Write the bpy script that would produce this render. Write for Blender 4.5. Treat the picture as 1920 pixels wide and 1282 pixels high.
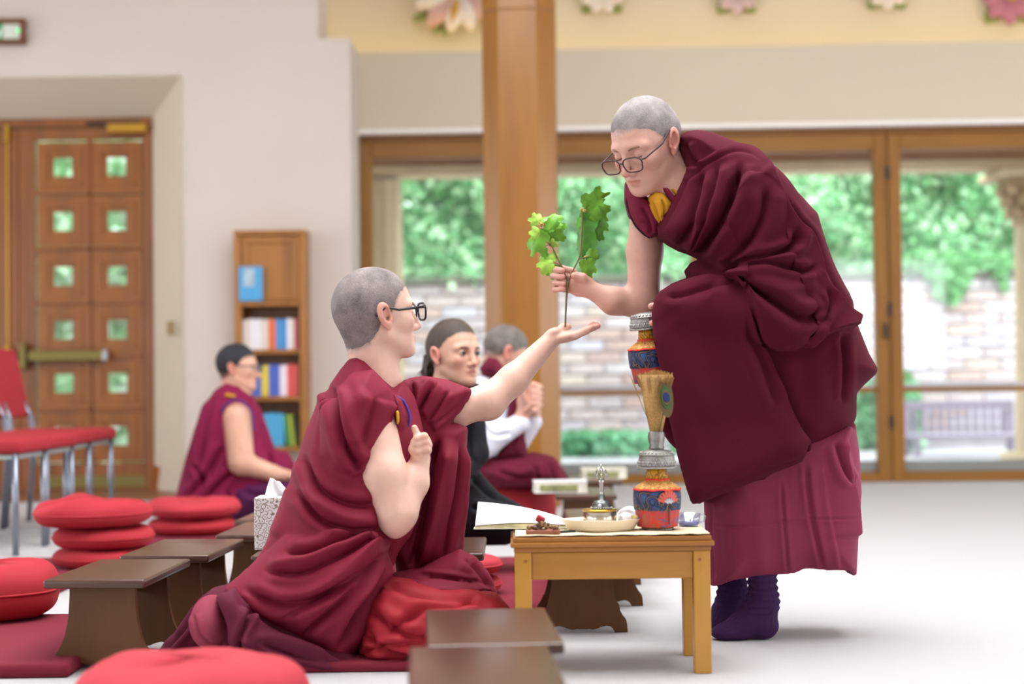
import bpy, bmesh, math, random
import numpy as np
from mathutils import Vector, Matrix, Euler

random.seed(7)
rng = np.random.default_rng(7)
for o in list(bpy.data.objects):
    bpy.data.objects.remove(o)
scene = bpy.context.scene
COL = scene.collection

# ------------------------------------------------------------------ camera
F = 3000.0                      # focal length in pixels of the 1920x1282 frame
CAMZ = 0.72
PITCH, ROLL = 1.28, -0.66
cam_d = bpy.data.cameras.new('camera')
cam_d.sensor_fit = 'HORIZONTAL'
cam_d.sensor_width = 36.0
cam_d.lens = F * 36.0 / 1920.0
cam_d.clip_start = 0.05
cam_d.clip_end = 200
cam_d.dof.use_dof = True
cam_d.dof.focus_distance = 4.36
cam_d.dof.aperture_fstop = 1.75
cam = bpy.data.objects.new('camera', cam_d)
COL.objects.link(cam)
RM = Matrix.Rotation(math.radians(90 + PITCH), 4, 'X') @ Matrix.Rotation(math.radians(ROLL), 4, 'Z')
cam.matrix_world = Matrix.Translation((0, 0, CAMZ)) @ RM
scene.camera = cam
RN = np.array(RM.to_3x3())
CN = np.array((0.0, 0.0, CAMZ))

# ------------------------------------------------------------------ light
world = bpy.data.worlds.new('overcast_sky')
scene.world = world
world.use_nodes = True
bg = world.node_tree.nodes['Background']
bg.inputs['Color'].default_value = (0.90, 0.95, 1.0, 1)
bg.inputs['Strength'].default_value = 7.5


def area_light(name, loc, rot, sx, sy, power, color):
    d = bpy.data.lights.new(name, 'AREA')
    d.shape = 'RECTANGLE'
    d.size, d.size_y = sx, sy
    d.energy = power
    d.color = color
    o = bpy.data.objects.new(name, d)
    o.location = loc
    o.rotation_euler = rot
    COL.objects.link(o)
    return o


area_light('skylight_lamp', (0.3, 4.6, 4.25), (0, 0, 0), 3.6, 3.6, 260, (1.0, 0.97, 0.93))
scene.view_settings.view_transform = 'Standard'
scene.view_settings.look = 'None'
scene.view_settings.gamma = 1.0
scene.view_settings.use_curve_mapping = False
scene.view_settings.exposure = -0.42
scene.cycles.max_bounces = 6
scene.cycles.diffuse_bounces = 4
scene.cycles.transparent_max_bounces = 12
scene.cycles.caustics_reflective = False
scene.cycles.caustics_refractive = False
scene.cycles.sample_clamp_indirect = 6.0

# ------------------------------------------------------------------ pixel helpers


def ray(px, py):
    return RN @ np.array(((px - 960.0) / F, -(py - 641.0) / F, -1.0))


def at(px, py, Y):
    """point seen at a pixel at the distance Y of the thing it belongs to"""
    d = ray(px, py)
    return CN + d * (Y / d[1])


def on_z(px, py, z=0.0):
    d = ray(px, py)
    return CN + d * ((z - CAMZ) / d[2])


def project(v):
    l = (np.asarray(v) - CN) @ RN
    return 960 + F * l[..., 0] / -l[..., 2], 641 - F * l[..., 1] / -l[..., 2]


# ------------------------------------------------------------------ materials
def lin(c):
    if isinstance(c, str):
        c = tuple(int(c[i:i + 2], 16) for i in (0, 2, 4))
    r = []
    for v in c:
        v = v / 255.0
        r.append(v / 12.92 if v <= 0.04045 else ((v + 0.055) / 1.055) ** 2.4)
    return (r[0], r[1], r[2], 1.0)


MATS = {}


def new_mat(name):
    m = bpy.data.materials.new(name)
    m.use_nodes = True
    return m, m.node_tree, m.node_tree.nodes['Principled BSDF']


def coords(nt, scale=(1, 1, 1)):
    tc = nt.nodes.new('ShaderNodeTexCoord')
    mp = nt.nodes.new('ShaderNodeMapping')
    mp.inputs['Scale'].default_value = scale
    nt.links.new(tc.outputs['Object'], mp.inputs['Vector'])
    return mp.outputs['Vector']


def noise(nt, vec, scale, detail=3, rough=0.55):
    n = nt.nodes.new('ShaderNodeTexNoise')
    n.inputs['Scale'].default_value = scale
    n.inputs['Detail'].default_value = detail
    n.inputs['Roughness'].default_value = rough
    nt.links.new(vec, n.inputs['Vector'])
    return n.outputs['Fac']


def ramp(nt, fac, stops):
    r = nt.nodes.new('ShaderNodeValToRGB')
    e = r.color_ramp.elements
    while len(e) < len(stops):
        e.new(0.5)
    for el, (p, c) in zip(e, stops):
        el.position = p
        el.color = c if len(c) == 4 else (*c, 1)
    nt.links.new(fac, r.inputs['Fac'])
    return r.outputs['Color']


def bump(nt, bsdf, h, strength, dist):
    b = nt.nodes.new('ShaderNodeBump')
    b.inputs['Strength'].default_value = strength
    b.inputs['Distance'].default_value = dist
    nt.links.new(h, b.inputs['Height'])
    nt.links.new(b.outputs['Normal'], bsdf.inputs['Normal'])


def shade(c, k):
    return tuple(min(1, v * k) for v in c[:3]) + (1.0,)


def plain(name, col, rough=0.6, metal=0.0, var=0.0, vscale=8.0, bmp=0.0, bscale=60.0, bdist=0.002, sheen=0.0, emit=0.0, coat=0.0):
    if name in MATS:
        return MATS[name]
    m, nt, b = new_mat(name)
    c = lin(col)
    b.inputs['Base Color'].default_value = c
    b.inputs['Roughness'].default_value = rough
    b.inputs['Metallic'].default_value = metal
    v = coords(nt)
    if var:
        f = noise(nt, v, vscale)
        nt.links.new(ramp(nt, f, [(0.3, shade(c, 1 - var)), (0.7, shade(c, 1 + var))]), b.inputs['Base Color'])
    if bmp:
        bump(nt, b, noise(nt, v, bscale, 4), bmp, bdist)
    if sheen:
        b.inputs['Sheen Weight'].default_value = sheen
        b.inputs['Sheen Roughness'].default_value = 0.5
        b.inputs['Sheen Tint'].default_value = shade(c, 2.5)
    if coat:
        b.inputs['Coat Weight'].default_value = coat
        b.inputs['Coat Roughness'].default_value = 0.15
    if emit:
        b.inputs['Emission Color'].default_value = c
        b.inputs['Emission Strength'].default_value = emit
    MATS[name] = m
    return m


def wood(name, col, dark, axis='z', rough=0.4, scale=9.0, coat=0.2):
    if name in MATS:
        return MATS[name]
    m, nt, b = new_mat(name)
    s = {'x': (0.12, 1, 1), 'y': (1, 0.12, 1), 'z': (1, 1, 0.12)}[axis]
    v = coords(nt, s)
    f = noise(nt, v, scale, 6, 0.62)
    c1, c2 = lin(col), lin(dark)
    nt.links.new(ramp(nt, f, [(0.28, c2), (0.52, c1), (0.8, shade(c1, 1.18))]), b.inputs['Base Color'])
    b.inputs['Roughness'].default_value = rough
    b.inputs['Coat Weight'].default_value = coat
    b.inputs['Coat Roughness'].default_value = 0.25
    bump(nt, b, noise(nt, v, scale * 6, 4), 0.08, 0.002)
    MATS[name] = m
    return m


def glass(name, tint=(0.97, 0.99, 1.0), fac=0.07):
    if name in MATS:
        return MATS[name]
    m = bpy.data.materials.new(name)
    m.use_nodes = True
    nt = m.node_tree
    nt.nodes.clear()
    out = nt.nodes.new('ShaderNodeOutputMaterial')
    mix = nt.nodes.new('ShaderNodeMixShader')
    tr = nt.nodes.new('ShaderNodeBsdfTransparent')
    gl = nt.nodes.new('ShaderNodeBsdfGlossy')
    tr.inputs['Color'].default_value = (*tint, 1)
    gl.inputs['Roughness'].default_value = 0.03
    mix.inputs['Fac'].default_value = fac
    nt.links.new(tr.outputs[0], mix.inputs[1])
    nt.links.new(gl.outputs[0], mix.inputs[2])
    nt.links.new(mix.outputs[0], out.inputs['Surface'])
    MATS[name] = m
    return m


# ------------------------------------------------------------------ objects
def tag(o, label=None, cat=None, group=None, kind=None):
    if label:
        o['label'] = label
    if cat:
        o['category'] = cat
    if group:
        o['group'] = group
    if kind:
        o['kind'] = kind
    return o


def empty(name, loc=(0, 0, 0), rz=0.0, label=None, cat=None, group=None, kind=None, rot=None):
    o = bpy.data.objects.new(name, None)
    COL.objects.link(o)
    o.location = Vector([float(c) for c in loc])
    o.rotation_euler = rot if rot else (0, 0, rz)
    o.empty_display_size = 0.1
    return tag(o, label, cat, group, kind)


def link(name, me, mat=None, parent=None, loc=None, rot=None):
    o = bpy.data.objects.new(name, me)
    COL.objects.link(o)
    if mat is not None and not me.materials:
        me.materials.append(mat)
    if parent:
        o.parent = parent
    if loc is not None:
        o.location = Vector([float(c) for c in loc])
    if rot is not None:
        o.rotation_euler = rot
    return o


class MB:
    """collects boxes, tubes, lathes, prisms into one mesh"""

    def __init__(s):
        s.bm = bmesh.new()

    def box(s, c, d, rot=None, bevel=0.0, seg=1):
        r = bmesh.ops.create_cube(s.bm, size=1.0)
        vs = r['verts']
        bmesh.ops.scale(s.bm, vec=d, verts=vs)
        if bevel > 0:
            es = list({e for v in vs for e in v.link_edges})
            rb = bmesh.ops.bevel(s.bm, geom=es, offset=bevel, segments=seg, affect='EDGES', profile=0.6)
            vs = list({v for f in rb['faces'] for v in f.verts} | {v for v in vs if v.is_valid})
        if rot is not None:
            M = rot if isinstance(rot, Matrix) else Euler(rot).to_matrix()
            bmesh.ops.rotate(s.bm, cent=(0, 0, 0), matrix=M, verts=vs)
        bmesh.ops.translate(s.bm, vec=Vector([float(q) for q in c]), verts=vs)
        return s

    def b2(s, lo, hi, bevel=0.0, seg=1):
        lo, hi = np.minimum(lo, hi), np.maximum(lo, hi)
        return s.box((np.array(lo) + np.array(hi)) / 2, tuple(float(q) for q in (hi - lo)), None, bevel, seg)

    def tube(s, pts, rad, n=8, cap=True):
        pts = [Vector([float(c) for c in p]) for p in pts]
        if not hasattr(rad, '__len__'):
            rad = [rad] * len(pts)
        rings = []
        prev = None
        for i, p in enumerate(pts):
            t = (pts[min(i + 1, len(pts) - 1)] - pts[max(i - 1, 0)]).normalized()
            if prev is None:
                a = t.orthogonal().normalized()
            else:
                a = (prev - t * prev.dot(t)).normalized()
            prev = a
            b = t.cross(a)
            rings.append([s.bm.verts.new(p + rad[i] * (math.cos(2 * math.pi * k / n) * a + math.sin(2 * math.pi * k / n) * b)) for k in range(n)])
        for r0, r1 in zip(rings, rings[1:]):
            for k in range(n):
                s.bm.faces.new((r0[k], r0[(k + 1) % n], r1[(k + 1) % n], r1[k]))
        if cap:
            s.bm.faces.new(rings[0][::-1])
            s.bm.faces.new(rings[-1])
        return s

    def lathe(s, prof, n=32, c=(0, 0, 0), fn=None):
        rings = []
        for (r, z) in prof:
            ring = []
            for k in range(n):
                a = 2 * math.pi * k / n
                rr = r if fn is None else fn(r, z, a)
                ring.append(s.bm.verts.new((c[0] + rr * math.cos(a), c[1] + rr * math.sin(a), c[2] + z)))
            rings.append(ring)
        for r0, r1 in zip(rings, rings[1:]):
            for k in range(n):
                s.bm.faces.new((r0[k], r0[(k + 1) % n], r1[(k + 1) % n], r1[k]))
        s.bm.faces.new(rings[0][::-1])
        s.bm.faces.new(rings[-1])
        return s

    def prism(s, poly, lo, hi, axis=1, bevel=0.0):
        """extrude a 2-D outline (other two axes in order) from lo to hi along axis"""
        def P(p, h):
            q = [0, 0, 0]
            oth = [i for i in range(3) if i != axis]
            q[oth[0]], q[oth[1]], q[axis] = float(p[0]), float(p[1]), float(h)
            return q
        a = [s.bm.verts.new(P(p, lo)) for p in poly]
        b = [s.bm.verts.new(P(p, hi)) for p in poly]
        n = len(poly)
        fs = [s.bm.faces.new(a), s.bm.faces.new(b[::-1])]
        for k in range(n):
            fs.append(s.bm.faces.new((a[k], b[k], b[(k + 1) % n], a[(k + 1) % n])))
        if bevel:
            es = list(set(fs[0].edges) | set(fs[1].edges))
            bmesh.ops.bevel(s.bm, geom=es, offset=bevel, segments=2, affect='EDGES', profile=0.5)
        return s

    def ball(s, c, r, u=12, v=8):
        rr = bmesh.ops.create_uvsphere(s.bm, u_segments=u, v_segments=v, radius=1.0)
        if not hasattr(r, '__len__'):
            r = (r, r, r)
        bmesh.ops.scale(s.bm, vec=r, verts=rr['verts'])
        bmesh.ops.translate(s.bm, vec=Vector([float(q) for q in c]), verts=rr['verts'])
        return s

    def face(s, pts):
        s.bm.faces.new([s.bm.verts.new([float(c) for c in p]) for p in pts])
        return s

    def mesh(s, name, smooth=False):
        bmesh.ops.recalc_face_normals(s.bm, faces=s.bm.faces)
        me = bpy.data.meshes.new(name)
        s.bm.to_mesh(me)
        s.bm.free()
        if smooth:
            me.shade_smooth()
        return me

    def build(s, name, mat, parent=None, smooth=False, loc=None, rot=None):
        return link(name, s.mesh(name, smooth), mat, parent, loc, rot)


def autosmooth(o, deg=35):
    me = o.data
    me.shade_smooth()
    bm = bmesh.new()
    bm.from_mesh(me)
    for e in bm.edges:
        if len(e.link_faces) == 2 and e.calc_face_angle(0) > math.radians(deg):
            e.smooth = False
    bm.to_mesh(me)
    bm.free()
    return o


def copy_tree(o, parent=None):
    c = o.copy()
    COL.objects.link(c)
    c.parent = parent
    for ch in list(o.children):
        copy_tree(ch, c)
    return c

# ------------------------------------------------------------------ implicit surfaces for bodies and cloth
class Prim:
    pass


def cap(a, b, ra, rb=None):
    a, b = np.array(a, float), np.array(b, float)
    rb = ra if rb is None else rb
    p = Prim()
    p.lo = np.minimum(a, b) - max(ra, rb)
    p.hi = np.maximum(a, b) + max(ra, rb)
    ab = b - a
    L = max(float(ab @ ab), 1e-12)

    def fn(x):
        t = np.clip(((x - a) @ ab) / L, 0, 1)
        q = x - a - t[:, None] * ab
        return np.sqrt((q * q).sum(1)) - (ra + (rb - ra) * t)
    p.fn = fn
    return p


def ell(c, r, R=None):
    c, r = np.array(c, float), np.array(r, float)
    p = Prim()
    m = r.max() if R is not None else r
    p.lo, p.hi = c - m, c + m

    def fn(x):
        q = x - c
        if R is not None:
            q = q @ R
        k0 = np.sqrt(((q / r) ** 2).sum(1))
        k1 = np.sqrt(((q / (r * r)) ** 2).sum(1)) + 1e-9
        return np.where(k0 < 0.35, (k0 - 1) * r.min(), k0 * (k0 - 1) / k1)
    p.fn = fn
    return p


def half(pt, n):
    """half space: inside where (x-pt).n < 0"""
    pt, n = np.array(pt, float), np.array(n, float)
    n = n / np.linalg.norm(n)
    p = Prim()
    p.lo, p.hi = np.full(3, -1e3), np.full(3, 1e3)
    p.fn = lambda x: (x - pt) @ n
    return p


def spline(pts, closed=False, sub=6):
    """Catmull-Rom through a list of points"""
    P = np.array(pts, float)
    n = len(P)
    out = []
    rngi = range(n if closed else n - 1)
    for i in rngi:
        if closed:
            p0, p1, p2, p3 = P[(i - 1) % n], P[i], P[(i + 1) % n], P[(i + 2) % n]
        else:
            p0, p1, p2, p3 = P[max(i - 1, 0)], P[i], P[i + 1], P[min(i + 2, n - 1)]
        for k in range(sub):
            t = k / sub
            out.append(0.5 * ((2 * p1) + (-p0 + p2) * t + (2 * p0 - 5 * p1 + 4 * p2 - p3) * t * t + (-p0 + 3 * p1 - 3 * p2 + p3) * t ** 3))
    if not closed:
        out.append(P[-1])
    return np.array(out)


def infl(poly, Y0, T, R, tilt=(0.0, 0.0), res=0.004, px=True, pw=0.5):
    """a rounded volume: outline at its own distance Y0, half depth T reached R inside the edge"""
    pts = np.array([at(q[0], q[1], Y0)[[0, 2]] for q in poly]) if px else np.array(poly, float)
    lo, hi = pts.min(0) - 0.05, pts.max(0) + 0.05
    nx, nz = int((hi[0] - lo[0]) / res) + 2, int((hi[1] - lo[1]) / res) + 2
    gx, gz = np.meshgrid(lo[0] + np.arange(nx) * res, lo[1] + np.arange(nz) * res, indexing='ij')
    g = np.stack([gx.ravel(), gz.ravel()], 1)
    d2 = np.full(len(g), 1e9)
    ins = np.zeros(len(g), bool)
    n = len(pts)
    for i in range(n):
        a, b = pts[i], pts[(i + 1) % n]
        ab = b - a
        t = np.clip(((g - a) @ ab) / max(float(ab @ ab), 1e-12), 0, 1)
        q = g - a - t[:, None] * ab
        d2 = np.minimum(d2, (q * q).sum(1))
        c = ((a[1] > g[:, 1]) != (b[1] > g[:, 1]))
        xi = a[0] + (g[:, 1] - a[1]) * (b[0] - a[0]) / (b[1] - a[1] if abs(b[1] - a[1]) > 1e-12 else 1e-12)
        ins ^= c & (g[:, 0] < xi)
    sd = (np.sqrt(d2) * np.where(ins, -1, 1)).reshape(nx, nz)
    ctr = pts.mean(0)
    p = Prim()
    ty = abs(tilt[0]) * (hi[0] - lo[0]) + abs(tilt[1]) * (hi[1] - lo[1])
    p.lo = np.array((lo[0] + 0.05, Y0 - T - ty, lo[1] + 0.05))
    p.hi = np.array((hi[0] - 0.05, Y0 + T + ty, hi[1] - 0.05))

    def fn(x):
        u = np.clip((x[:, 0] - lo[0]) / res, 0, nx - 1.001)
        w = np.clip((x[:, 2] - lo[1]) / res, 0, nz - 1.001)
        i, j = u.astype(int), w.astype(int)
        fu, fw = u - i, w - j
        s = (sd[i, j] * (1 - fu) + sd[i + 1, j] * fu) * (1 - fw) + (sd[i, j + 1] * (1 - fu) + sd[i + 1, j + 1] * fu) * fw
        y0 = Y0 + tilt[0] * (x[:, 0] - ctr[0]) + tilt[1] * (x[:, 2] - ctr[1])
        dy = np.abs(x[:, 1] - y0)
        t = T * np.maximum(1 - (1 - np.clip(-s / R, 0, 1)) ** 2, 0) ** pw
        return np.where(s > 0, np.sqrt(s * s + dy * dy), np.maximum((dy - t) * 0.7, s))
    p.fn = fn
    return p


def mix_op(d, v, op, k):
    if op == 'u':
        if k <= 0:
            return np.minimum(d, v)
        h = np.clip(0.5 + 0.5 * (d - v) / k, 0, 1)
        return d + (v - d) * h - k * h * (1 - h)
    if op == 's':
        h = np.clip(0.5 - 0.5 * (d + v) / k, 0, 1) if k > 0 else (d < -v).astype(float)
        return d + (-v - d) * h + k * h * (1 - h)
    if op == 'i':
        if k <= 0:
            return np.maximum(d, v)
        h = np.clip(0.5 - 0.5 * (d - v) / k, 0, 1)
        return d + (v - d) * h + k * h * (1 - h)


def sdf(ops, x, pad=None):
    d = np.full(len(x), 1.0)
    for op, p, k in ops:
        d = mix_op(d, p.fn(x), op, k)
    return d


def surf(ops, h, smooth=1, extra=None):
    """surface nets of a list of (op, prim, k)"""
    us = [p for op, p, k in ops if op == 'u']
    lo = np.min([p.lo for p in us], 0) - 4 * h - 0.012
    hi = np.max([p.hi for p in us], 0) + 4 * h + 0.012
    n = np.ceil((hi - lo) / h).astype(int) + 1
    f = np.full(tuple(n), 1.0, np.float32)
    CS = 20
    for i in range(0, n[0], CS):
        for j in range(0, n[1], CS):
            for k in range(0, n[2], CS):
                e = np.minimum((i + CS, j + CS, k + CS), n)
                a = lo + np.array((i, j, k)) * h
                b = lo + (e - 1) * h
                use = []
                anyu = False
                for op, p, kk in ops:
                    m = 0.012 + kk
                    if np.all(p.lo - m < b) and np.all(p.hi + m > a):
                        use.append((op, p, kk))
                        anyu |= op == 'u'
                if not anyu:
                    continue
                X = np.stack(np.meshgrid(a[0] + np.arange(e[0] - i) * h, a[1] + np.arange(e[1] - j) * h, a[2] + np.arange(e[2] - k) * h, indexing='ij'), -1).reshape(-1, 3)
                d = sdf(use, X)
                if extra is not None:
                    d = extra(X, d)
                f[i:e[0], j:e[1], k:e[2]] = d.reshape(tuple(e - np.array((i, j, k))))
    ins = f < 0
    c = np.zeros(tuple(n - 1), np.uint8)
    for dx in (0, 1):
        for dy in (0, 1):
            for dz in (0, 1):
                c += ins[dx:n[0] - 1 + dx, dy:n[1] - 1 + dy, dz:n[2] - 1 + dz]
    act = np.argwhere((c > 0) & (c < 8))
    idx = np.full(tuple(n - 1), -1, np.int32)
    idx[tuple(act.T)] = np.arange(len(act))
    acc = np.zeros((len(act), 3))
    cnt = np.zeros(len(act))
    cor = [(0, 0, 0), (1, 0, 0), (0, 1, 0), (1, 1, 0), (0, 0, 1), (1, 0, 1), (0, 1, 1), (1, 1, 1)]
    vals = [f[act[:, 0] + q[0], act[:, 1] + q[1], act[:, 2] + q[2]] for q in cor]
    for a in range(8):
        for b in range(a + 1, 8):
            if bin(a ^ b).count('1') != 1:
                continue
            fa, fb = vals[a], vals[b]
            m = (fa < 0) != (fb < 0)
            t = np.where(m, fa / np.where(m, fa - fb, 1), 0)
            pa, pb = np.array(cor[a], float), np.array(cor[b], float)
            acc += m[:, None] * (pa + t[:, None] * (pb - pa))
            cnt += m
    v = lo + (act + acc / cnt[:, None]) * h
    quads = []
    for ax in range(3):
        o1, o2 = [(1, 2), (2, 0), (0, 1)][ax]
        sl0 = [slice(1, -1)] * 3
        sl1 = [slice(1, -1)] * 3
        sl0[ax] = slice(0, -1)
        sl1[ax] = slice(1, None)
        s0, s1 = ins[tuple(sl0)], ins[tuple(sl1)]
        e = np.argwhere(s0 != s1)
        if not len(e):
            continue
        flip = s0[tuple(e.T)]
        base = e.copy()
        base[:, [q for q in range(3) if q != ax]] += 1
        qs = []
        for (p, q) in ((-1, -1), (0, -1), (0, 0), (-1, 0)):
            cc = base.copy()
            cc[:, o1] += p
            cc[:, o2] += q
            qs.append(idx[tuple(cc.T)])
        qs = np.stack(qs, 1)
        qs[~flip] = qs[~flip][:, ::-1]
        quads.append(qs)
    q = np.concatenate(quads)
    q = q[(q >= 0).all(1)]
    for _ in range(smooth):
        v = relax(v, q, 0.5)
    return v, q


def relax(v, q, lam):
    s = np.zeros_like(v)
    n = np.zeros(len(v))
    for a in range(4):
        i, j = q[:, a], q[:, (a + 1) % 4]
        for c in range(3):
            s[:, c] += np.bincount(i, v[j, c], len(v)) + np.bincount(j, v[i, c], len(v))
        n += np.bincount(i, minlength=len(v)) + np.bincount(j, minlength=len(v))
    n = np.maximum(n, 1)
    return v + lam * (s / n[:, None] - v)


def vnormals(v, q):
    fn = np.cross(v[q[:, 2]] - v[q[:, 0]], v[q[:, 3]] - v[q[:, 1]])
    n = np.zeros_like(v)
    for a in range(4):
        for c in range(3):
            n[:, c] += np.bincount(q[:, a], fn[:, c], len(v))
    return n / (np.linalg.norm(n, axis=1)[:, None] + 1e-12)


def sstep(a, b, x):
    t = np.clip((x - a) / (b - a), 0, 1)
    return t * t * (3 - 2 * t)


def folds(v, q, curves, front=True, gain=1.3):
    """raise and sink the cloth along fold lines: (kind, points, width_px, amount_mm[, reach_px])"""
    n = vnormals(v, q)
    w = sstep(-0.15, 0.35, -n[:, 1]) if front else np.ones(len(v))
    px, py = project(v)
    g = np.stack([px, py], 1)
    disp = np.zeros(len(v))
    for cv in curves:
        kind, pts, wid, amp = cv[:4]
        reach = cv[4] if len(cv) > 4 else 70.0
        P = spline(pts, sub=5)
        m = wid * 3 + (reach * 2.5 if kind in ('step', 'stepr') else 0) + 4
        lo, hi = P.min(0) - m, P.max(0) + m
        sel = np.flatnonzero((w > 0) & (px > lo[0]) & (px < hi[0]) & (py > lo[1]) & (py < hi[1]))
        if not len(sel):
            continue
        gg = g[sel]
        seg = np.linalg.norm(np.diff(P, axis=0), axis=1)
        cum = np.concatenate([[0], np.cumsum(seg)])
        best = np.full(len(gg), 1e18)
        sgn = np.zeros(len(gg))
        tt = np.zeros(len(gg))
        for i in range(len(P) - 1):
            a, ab = P[i], P[i + 1] - P[i]
            L = max(float(ab @ ab), 1e-9)
            t = np.clip(((gg - a) @ ab) / L, 0, 1)
            r = gg - a - t[:, None] * ab
            dd = (r * r).sum(1)
            mk = dd < best
            best = np.where(mk, dd, best)
            sgn = np.where(mk, np.sign(ab[0] * r[:, 1] - ab[1] * r[:, 0]), sgn)
            tt = np.where(mk, (cum[i] + t * seg[i]) / cum[-1], tt)
        d = np.sqrt(best)
        tap = sstep(0, 0.16, tt) * sstep(1, 0.84, tt)
        if kind == 'ridge':
            x = amp * np.exp(-(d / wid) ** 2) * tap
        elif kind == 'crease':      # a sharp valley between two soft rolls
            x = amp * (-1.25 * np.exp(-(d / (wid * 0.45)) ** 2) + 0.8 * np.exp(-((d - wid * 1.3) / (wid * 0.9)) ** 2)) * tap
        else:                       # 'step': raised on the right hand of the line, 'stepr': on the left
            sd = d * sgn * (1 if kind == 'step' else -1)
            t2 = sstep(0, 0.06, tt) * sstep(1, 0.94, tt)
            x = amp * np.where(sd > 0, np.exp(-(sd / reach)), np.maximum(1 + sd / wid, 0)) * t2
        disp[sel] += x * 0.001 * w[sel]
    return v + n * (disp * gain)[:, None]


def fnoise(x, scale, seed=0):
    """cheap smooth noise from a few sines"""
    r = np.random.default_rng(seed)
    s = np.zeros(len(x))
    for _ in range(7):
        k = r.normal(size=3) * scale
        s += np.sin(x @ k + r.uniform(0, 6.28))
    return s / 4


def mesh_np(name, v, q, mat, parent=None, attrs=None):
    me = bpy.data.meshes.new(name)
    me.vertices.add(len(v))
    me.vertices.foreach_set('co', np.ascontiguousarray(v, np.float32).ravel())
    me.loops.add(q.size)
    me.loops.foreach_set('vertex_index', np.ascontiguousarray(q, np.int32).ravel())
    me.polygons.add(len(q))
    me.polygons.foreach_set('loop_start', np.arange(0, q.size, 4, dtype=np.int32))
    me.update(calc_edges=True)
    me.shade_smooth()
    if attrs is not None:
        for k, a in attrs.items():
            at_ = me.attributes.new(k, 'FLOAT', 'POINT')
            at_.data.foreach_set('value', np.ascontiguousarray(a, np.float32))
    me.validate()
    return link(name, me, mat, parent)


def prune(v, q, ops, depth):
    """drop what lies deep under the clothes"""
    hid = sdf(ops, v) < -depth
    keep = ~hid[q].all(1)
    q = q[keep]
    u, inv = np.unique(q, return_inverse=True)
    return v[u], inv.reshape(q.shape), u

# ------------------------------------------------------------------ the room
def adopt(o, root):
    """o was built in world coordinates; hang it under root without moving it"""
    o.parent = root
    o.matrix_parent_inverse = (Matrix.Translation(root.location) @ root.rotation_euler.to_matrix().to_4x4()).inverted()
    return o


M_wall = plain('wall_paint', 'cdc2b8', 0.9, var=0.02, vscale=1.5, bmp=0.05, bscale=180)
M_cream = plain('cream_paint', 'ddd2b8', 0.9, var=0.02, vscale=1.5)
M_head = plain('header_paint', 'cbbfaa', 0.9, var=0.02, vscale=1.5)
M_white = plain('white_paint', 'efeae6', 0.7)
M_carpet = plain('carpet_wool', 'b6b3b4', 1.0, var=0.05, vscale=260, bmp=0.5, bscale=420, bdist=0.003)
M_oak = wood('oak_frame', '8a5a10', '774a06', 'z', 0.5, coat=0.05)
M_oakx = wood('oak_frame_rail', '8a5a10', '774a06', 'x', 0.5, coat=0.05)
M_door = wood('door_wood', '85490f', '683708', 'z', 0.4, 8)
M_doorl = wood('door_panel_wood', '925413', '6f3e0c', 'z', 0.4, 8)
M_brass = plain('brass', 'b48a35', 0.35, 0.85)
M_brassd = plain('aged_brass', '7d7040', 0.45, 0.7)
M_black = plain('black_iron', '1d1a1a', 0.5)

floor = MB().b2((-7, -2.5, -0.1), (7, 11, 0)).build('floor', M_carpet)
tag(floor, 'pale off-white wool carpet covering the whole hall floor', 'floor', kind='structure')

LW = 10.2          # distance of the near wall with the door and the book niche
DW = 10.55         # door leaf


def lw(px, py, Y=LW):
    p = at(px, py, Y)
    return p[0], p[2]


xo, zo = lw(341, 141)                 # outer corner of the splayed reveal
xi, zi = lw(286, 221, DW)             # inner corner at the door frame
xr = lw(661, 600)[0]
xn, zn = lw(596, 72)
b = MB()
b.b2((xo, LW, 0), (xr, LW + 0.55, zn))
b.b2((-7, LW, zo), (xo, LW + 0.55, zn))
b.b2((-7, LW, zn), (xn, LW + 0.55, 4.4))
wl = b.build('wall_left', M_wall)
tag(wl, 'warm white plaster wall around the wooden door and bookcase', 'wall', kind='structure')
# splayed reveal faces
b = MB()
b.face(((xo, LW - 0.002, 0), (xo, LW - 0.002, zo), (xi, DW, zi), (xi, DW, 0)))
b.face(((xo, LW - 0.002, zo), (-7, LW - 0.002, zo), (-7, DW, zi), (xi, DW, zi)))
bmesh.ops.remove_doubles(b.bm, verts=b.bm.verts, dist=0.001)
rv = b.build('trim_1', plain('reveal_paint', 'c8bca8', 0.9))
rv.modifiers.new('thick', 'SOLIDIFY').thickness = 0.012
tag(rv, 'splayed plaster reveal around the wooden double door', 'reveal', kind='structure')
# behind the reveal
wb = MB().b2((-7, DW + 0.09, zi), (xi + 0.1, DW + 0.2, 4.4)).build('wall_lobby', M_wall)
tag(wb, 'plaster wall above the wooden double door', 'wall', kind='structure')
bz_ = lw(310, 878)[1]
bb = MB().b2((xo, LW - 0.02, 0), (xr, LW, bz_), 0.004)
bb.prism(((xo, LW - 0.02), (xi, DW - 0.02), (xi, DW), (xo, LW)), 0, bz_, 2)
bo = bb.build('baseboard_left', wood('skirting_wood', '9b561f', '7f4418', 'x', 0.4))
tag(bo, 'wooden baseboard under the plaster wall beside the door', 'baseboard', kind='structure')
fw = MB().b2((-7, 9.72, 0), (lw(420, 900, 9.9)[0], DW, 0.012), 0.002).build('floor_threshold', wood('threshold_wood', '7c4c2a', '613a1f', 'x', 0.5))
tag(fw, 'brown wooden floor strip in front of the double door', 'floor', kind='structure')

# ---- double door
door = empty('door_1', (xi, DW, 0), label='panelled wooden double door with small square glass panes', cat='door', kind='structure')


def dp(px, py, Y=DW):
    p = at(px, py, Y)
    return p[0] - xi, p[2]


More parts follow.
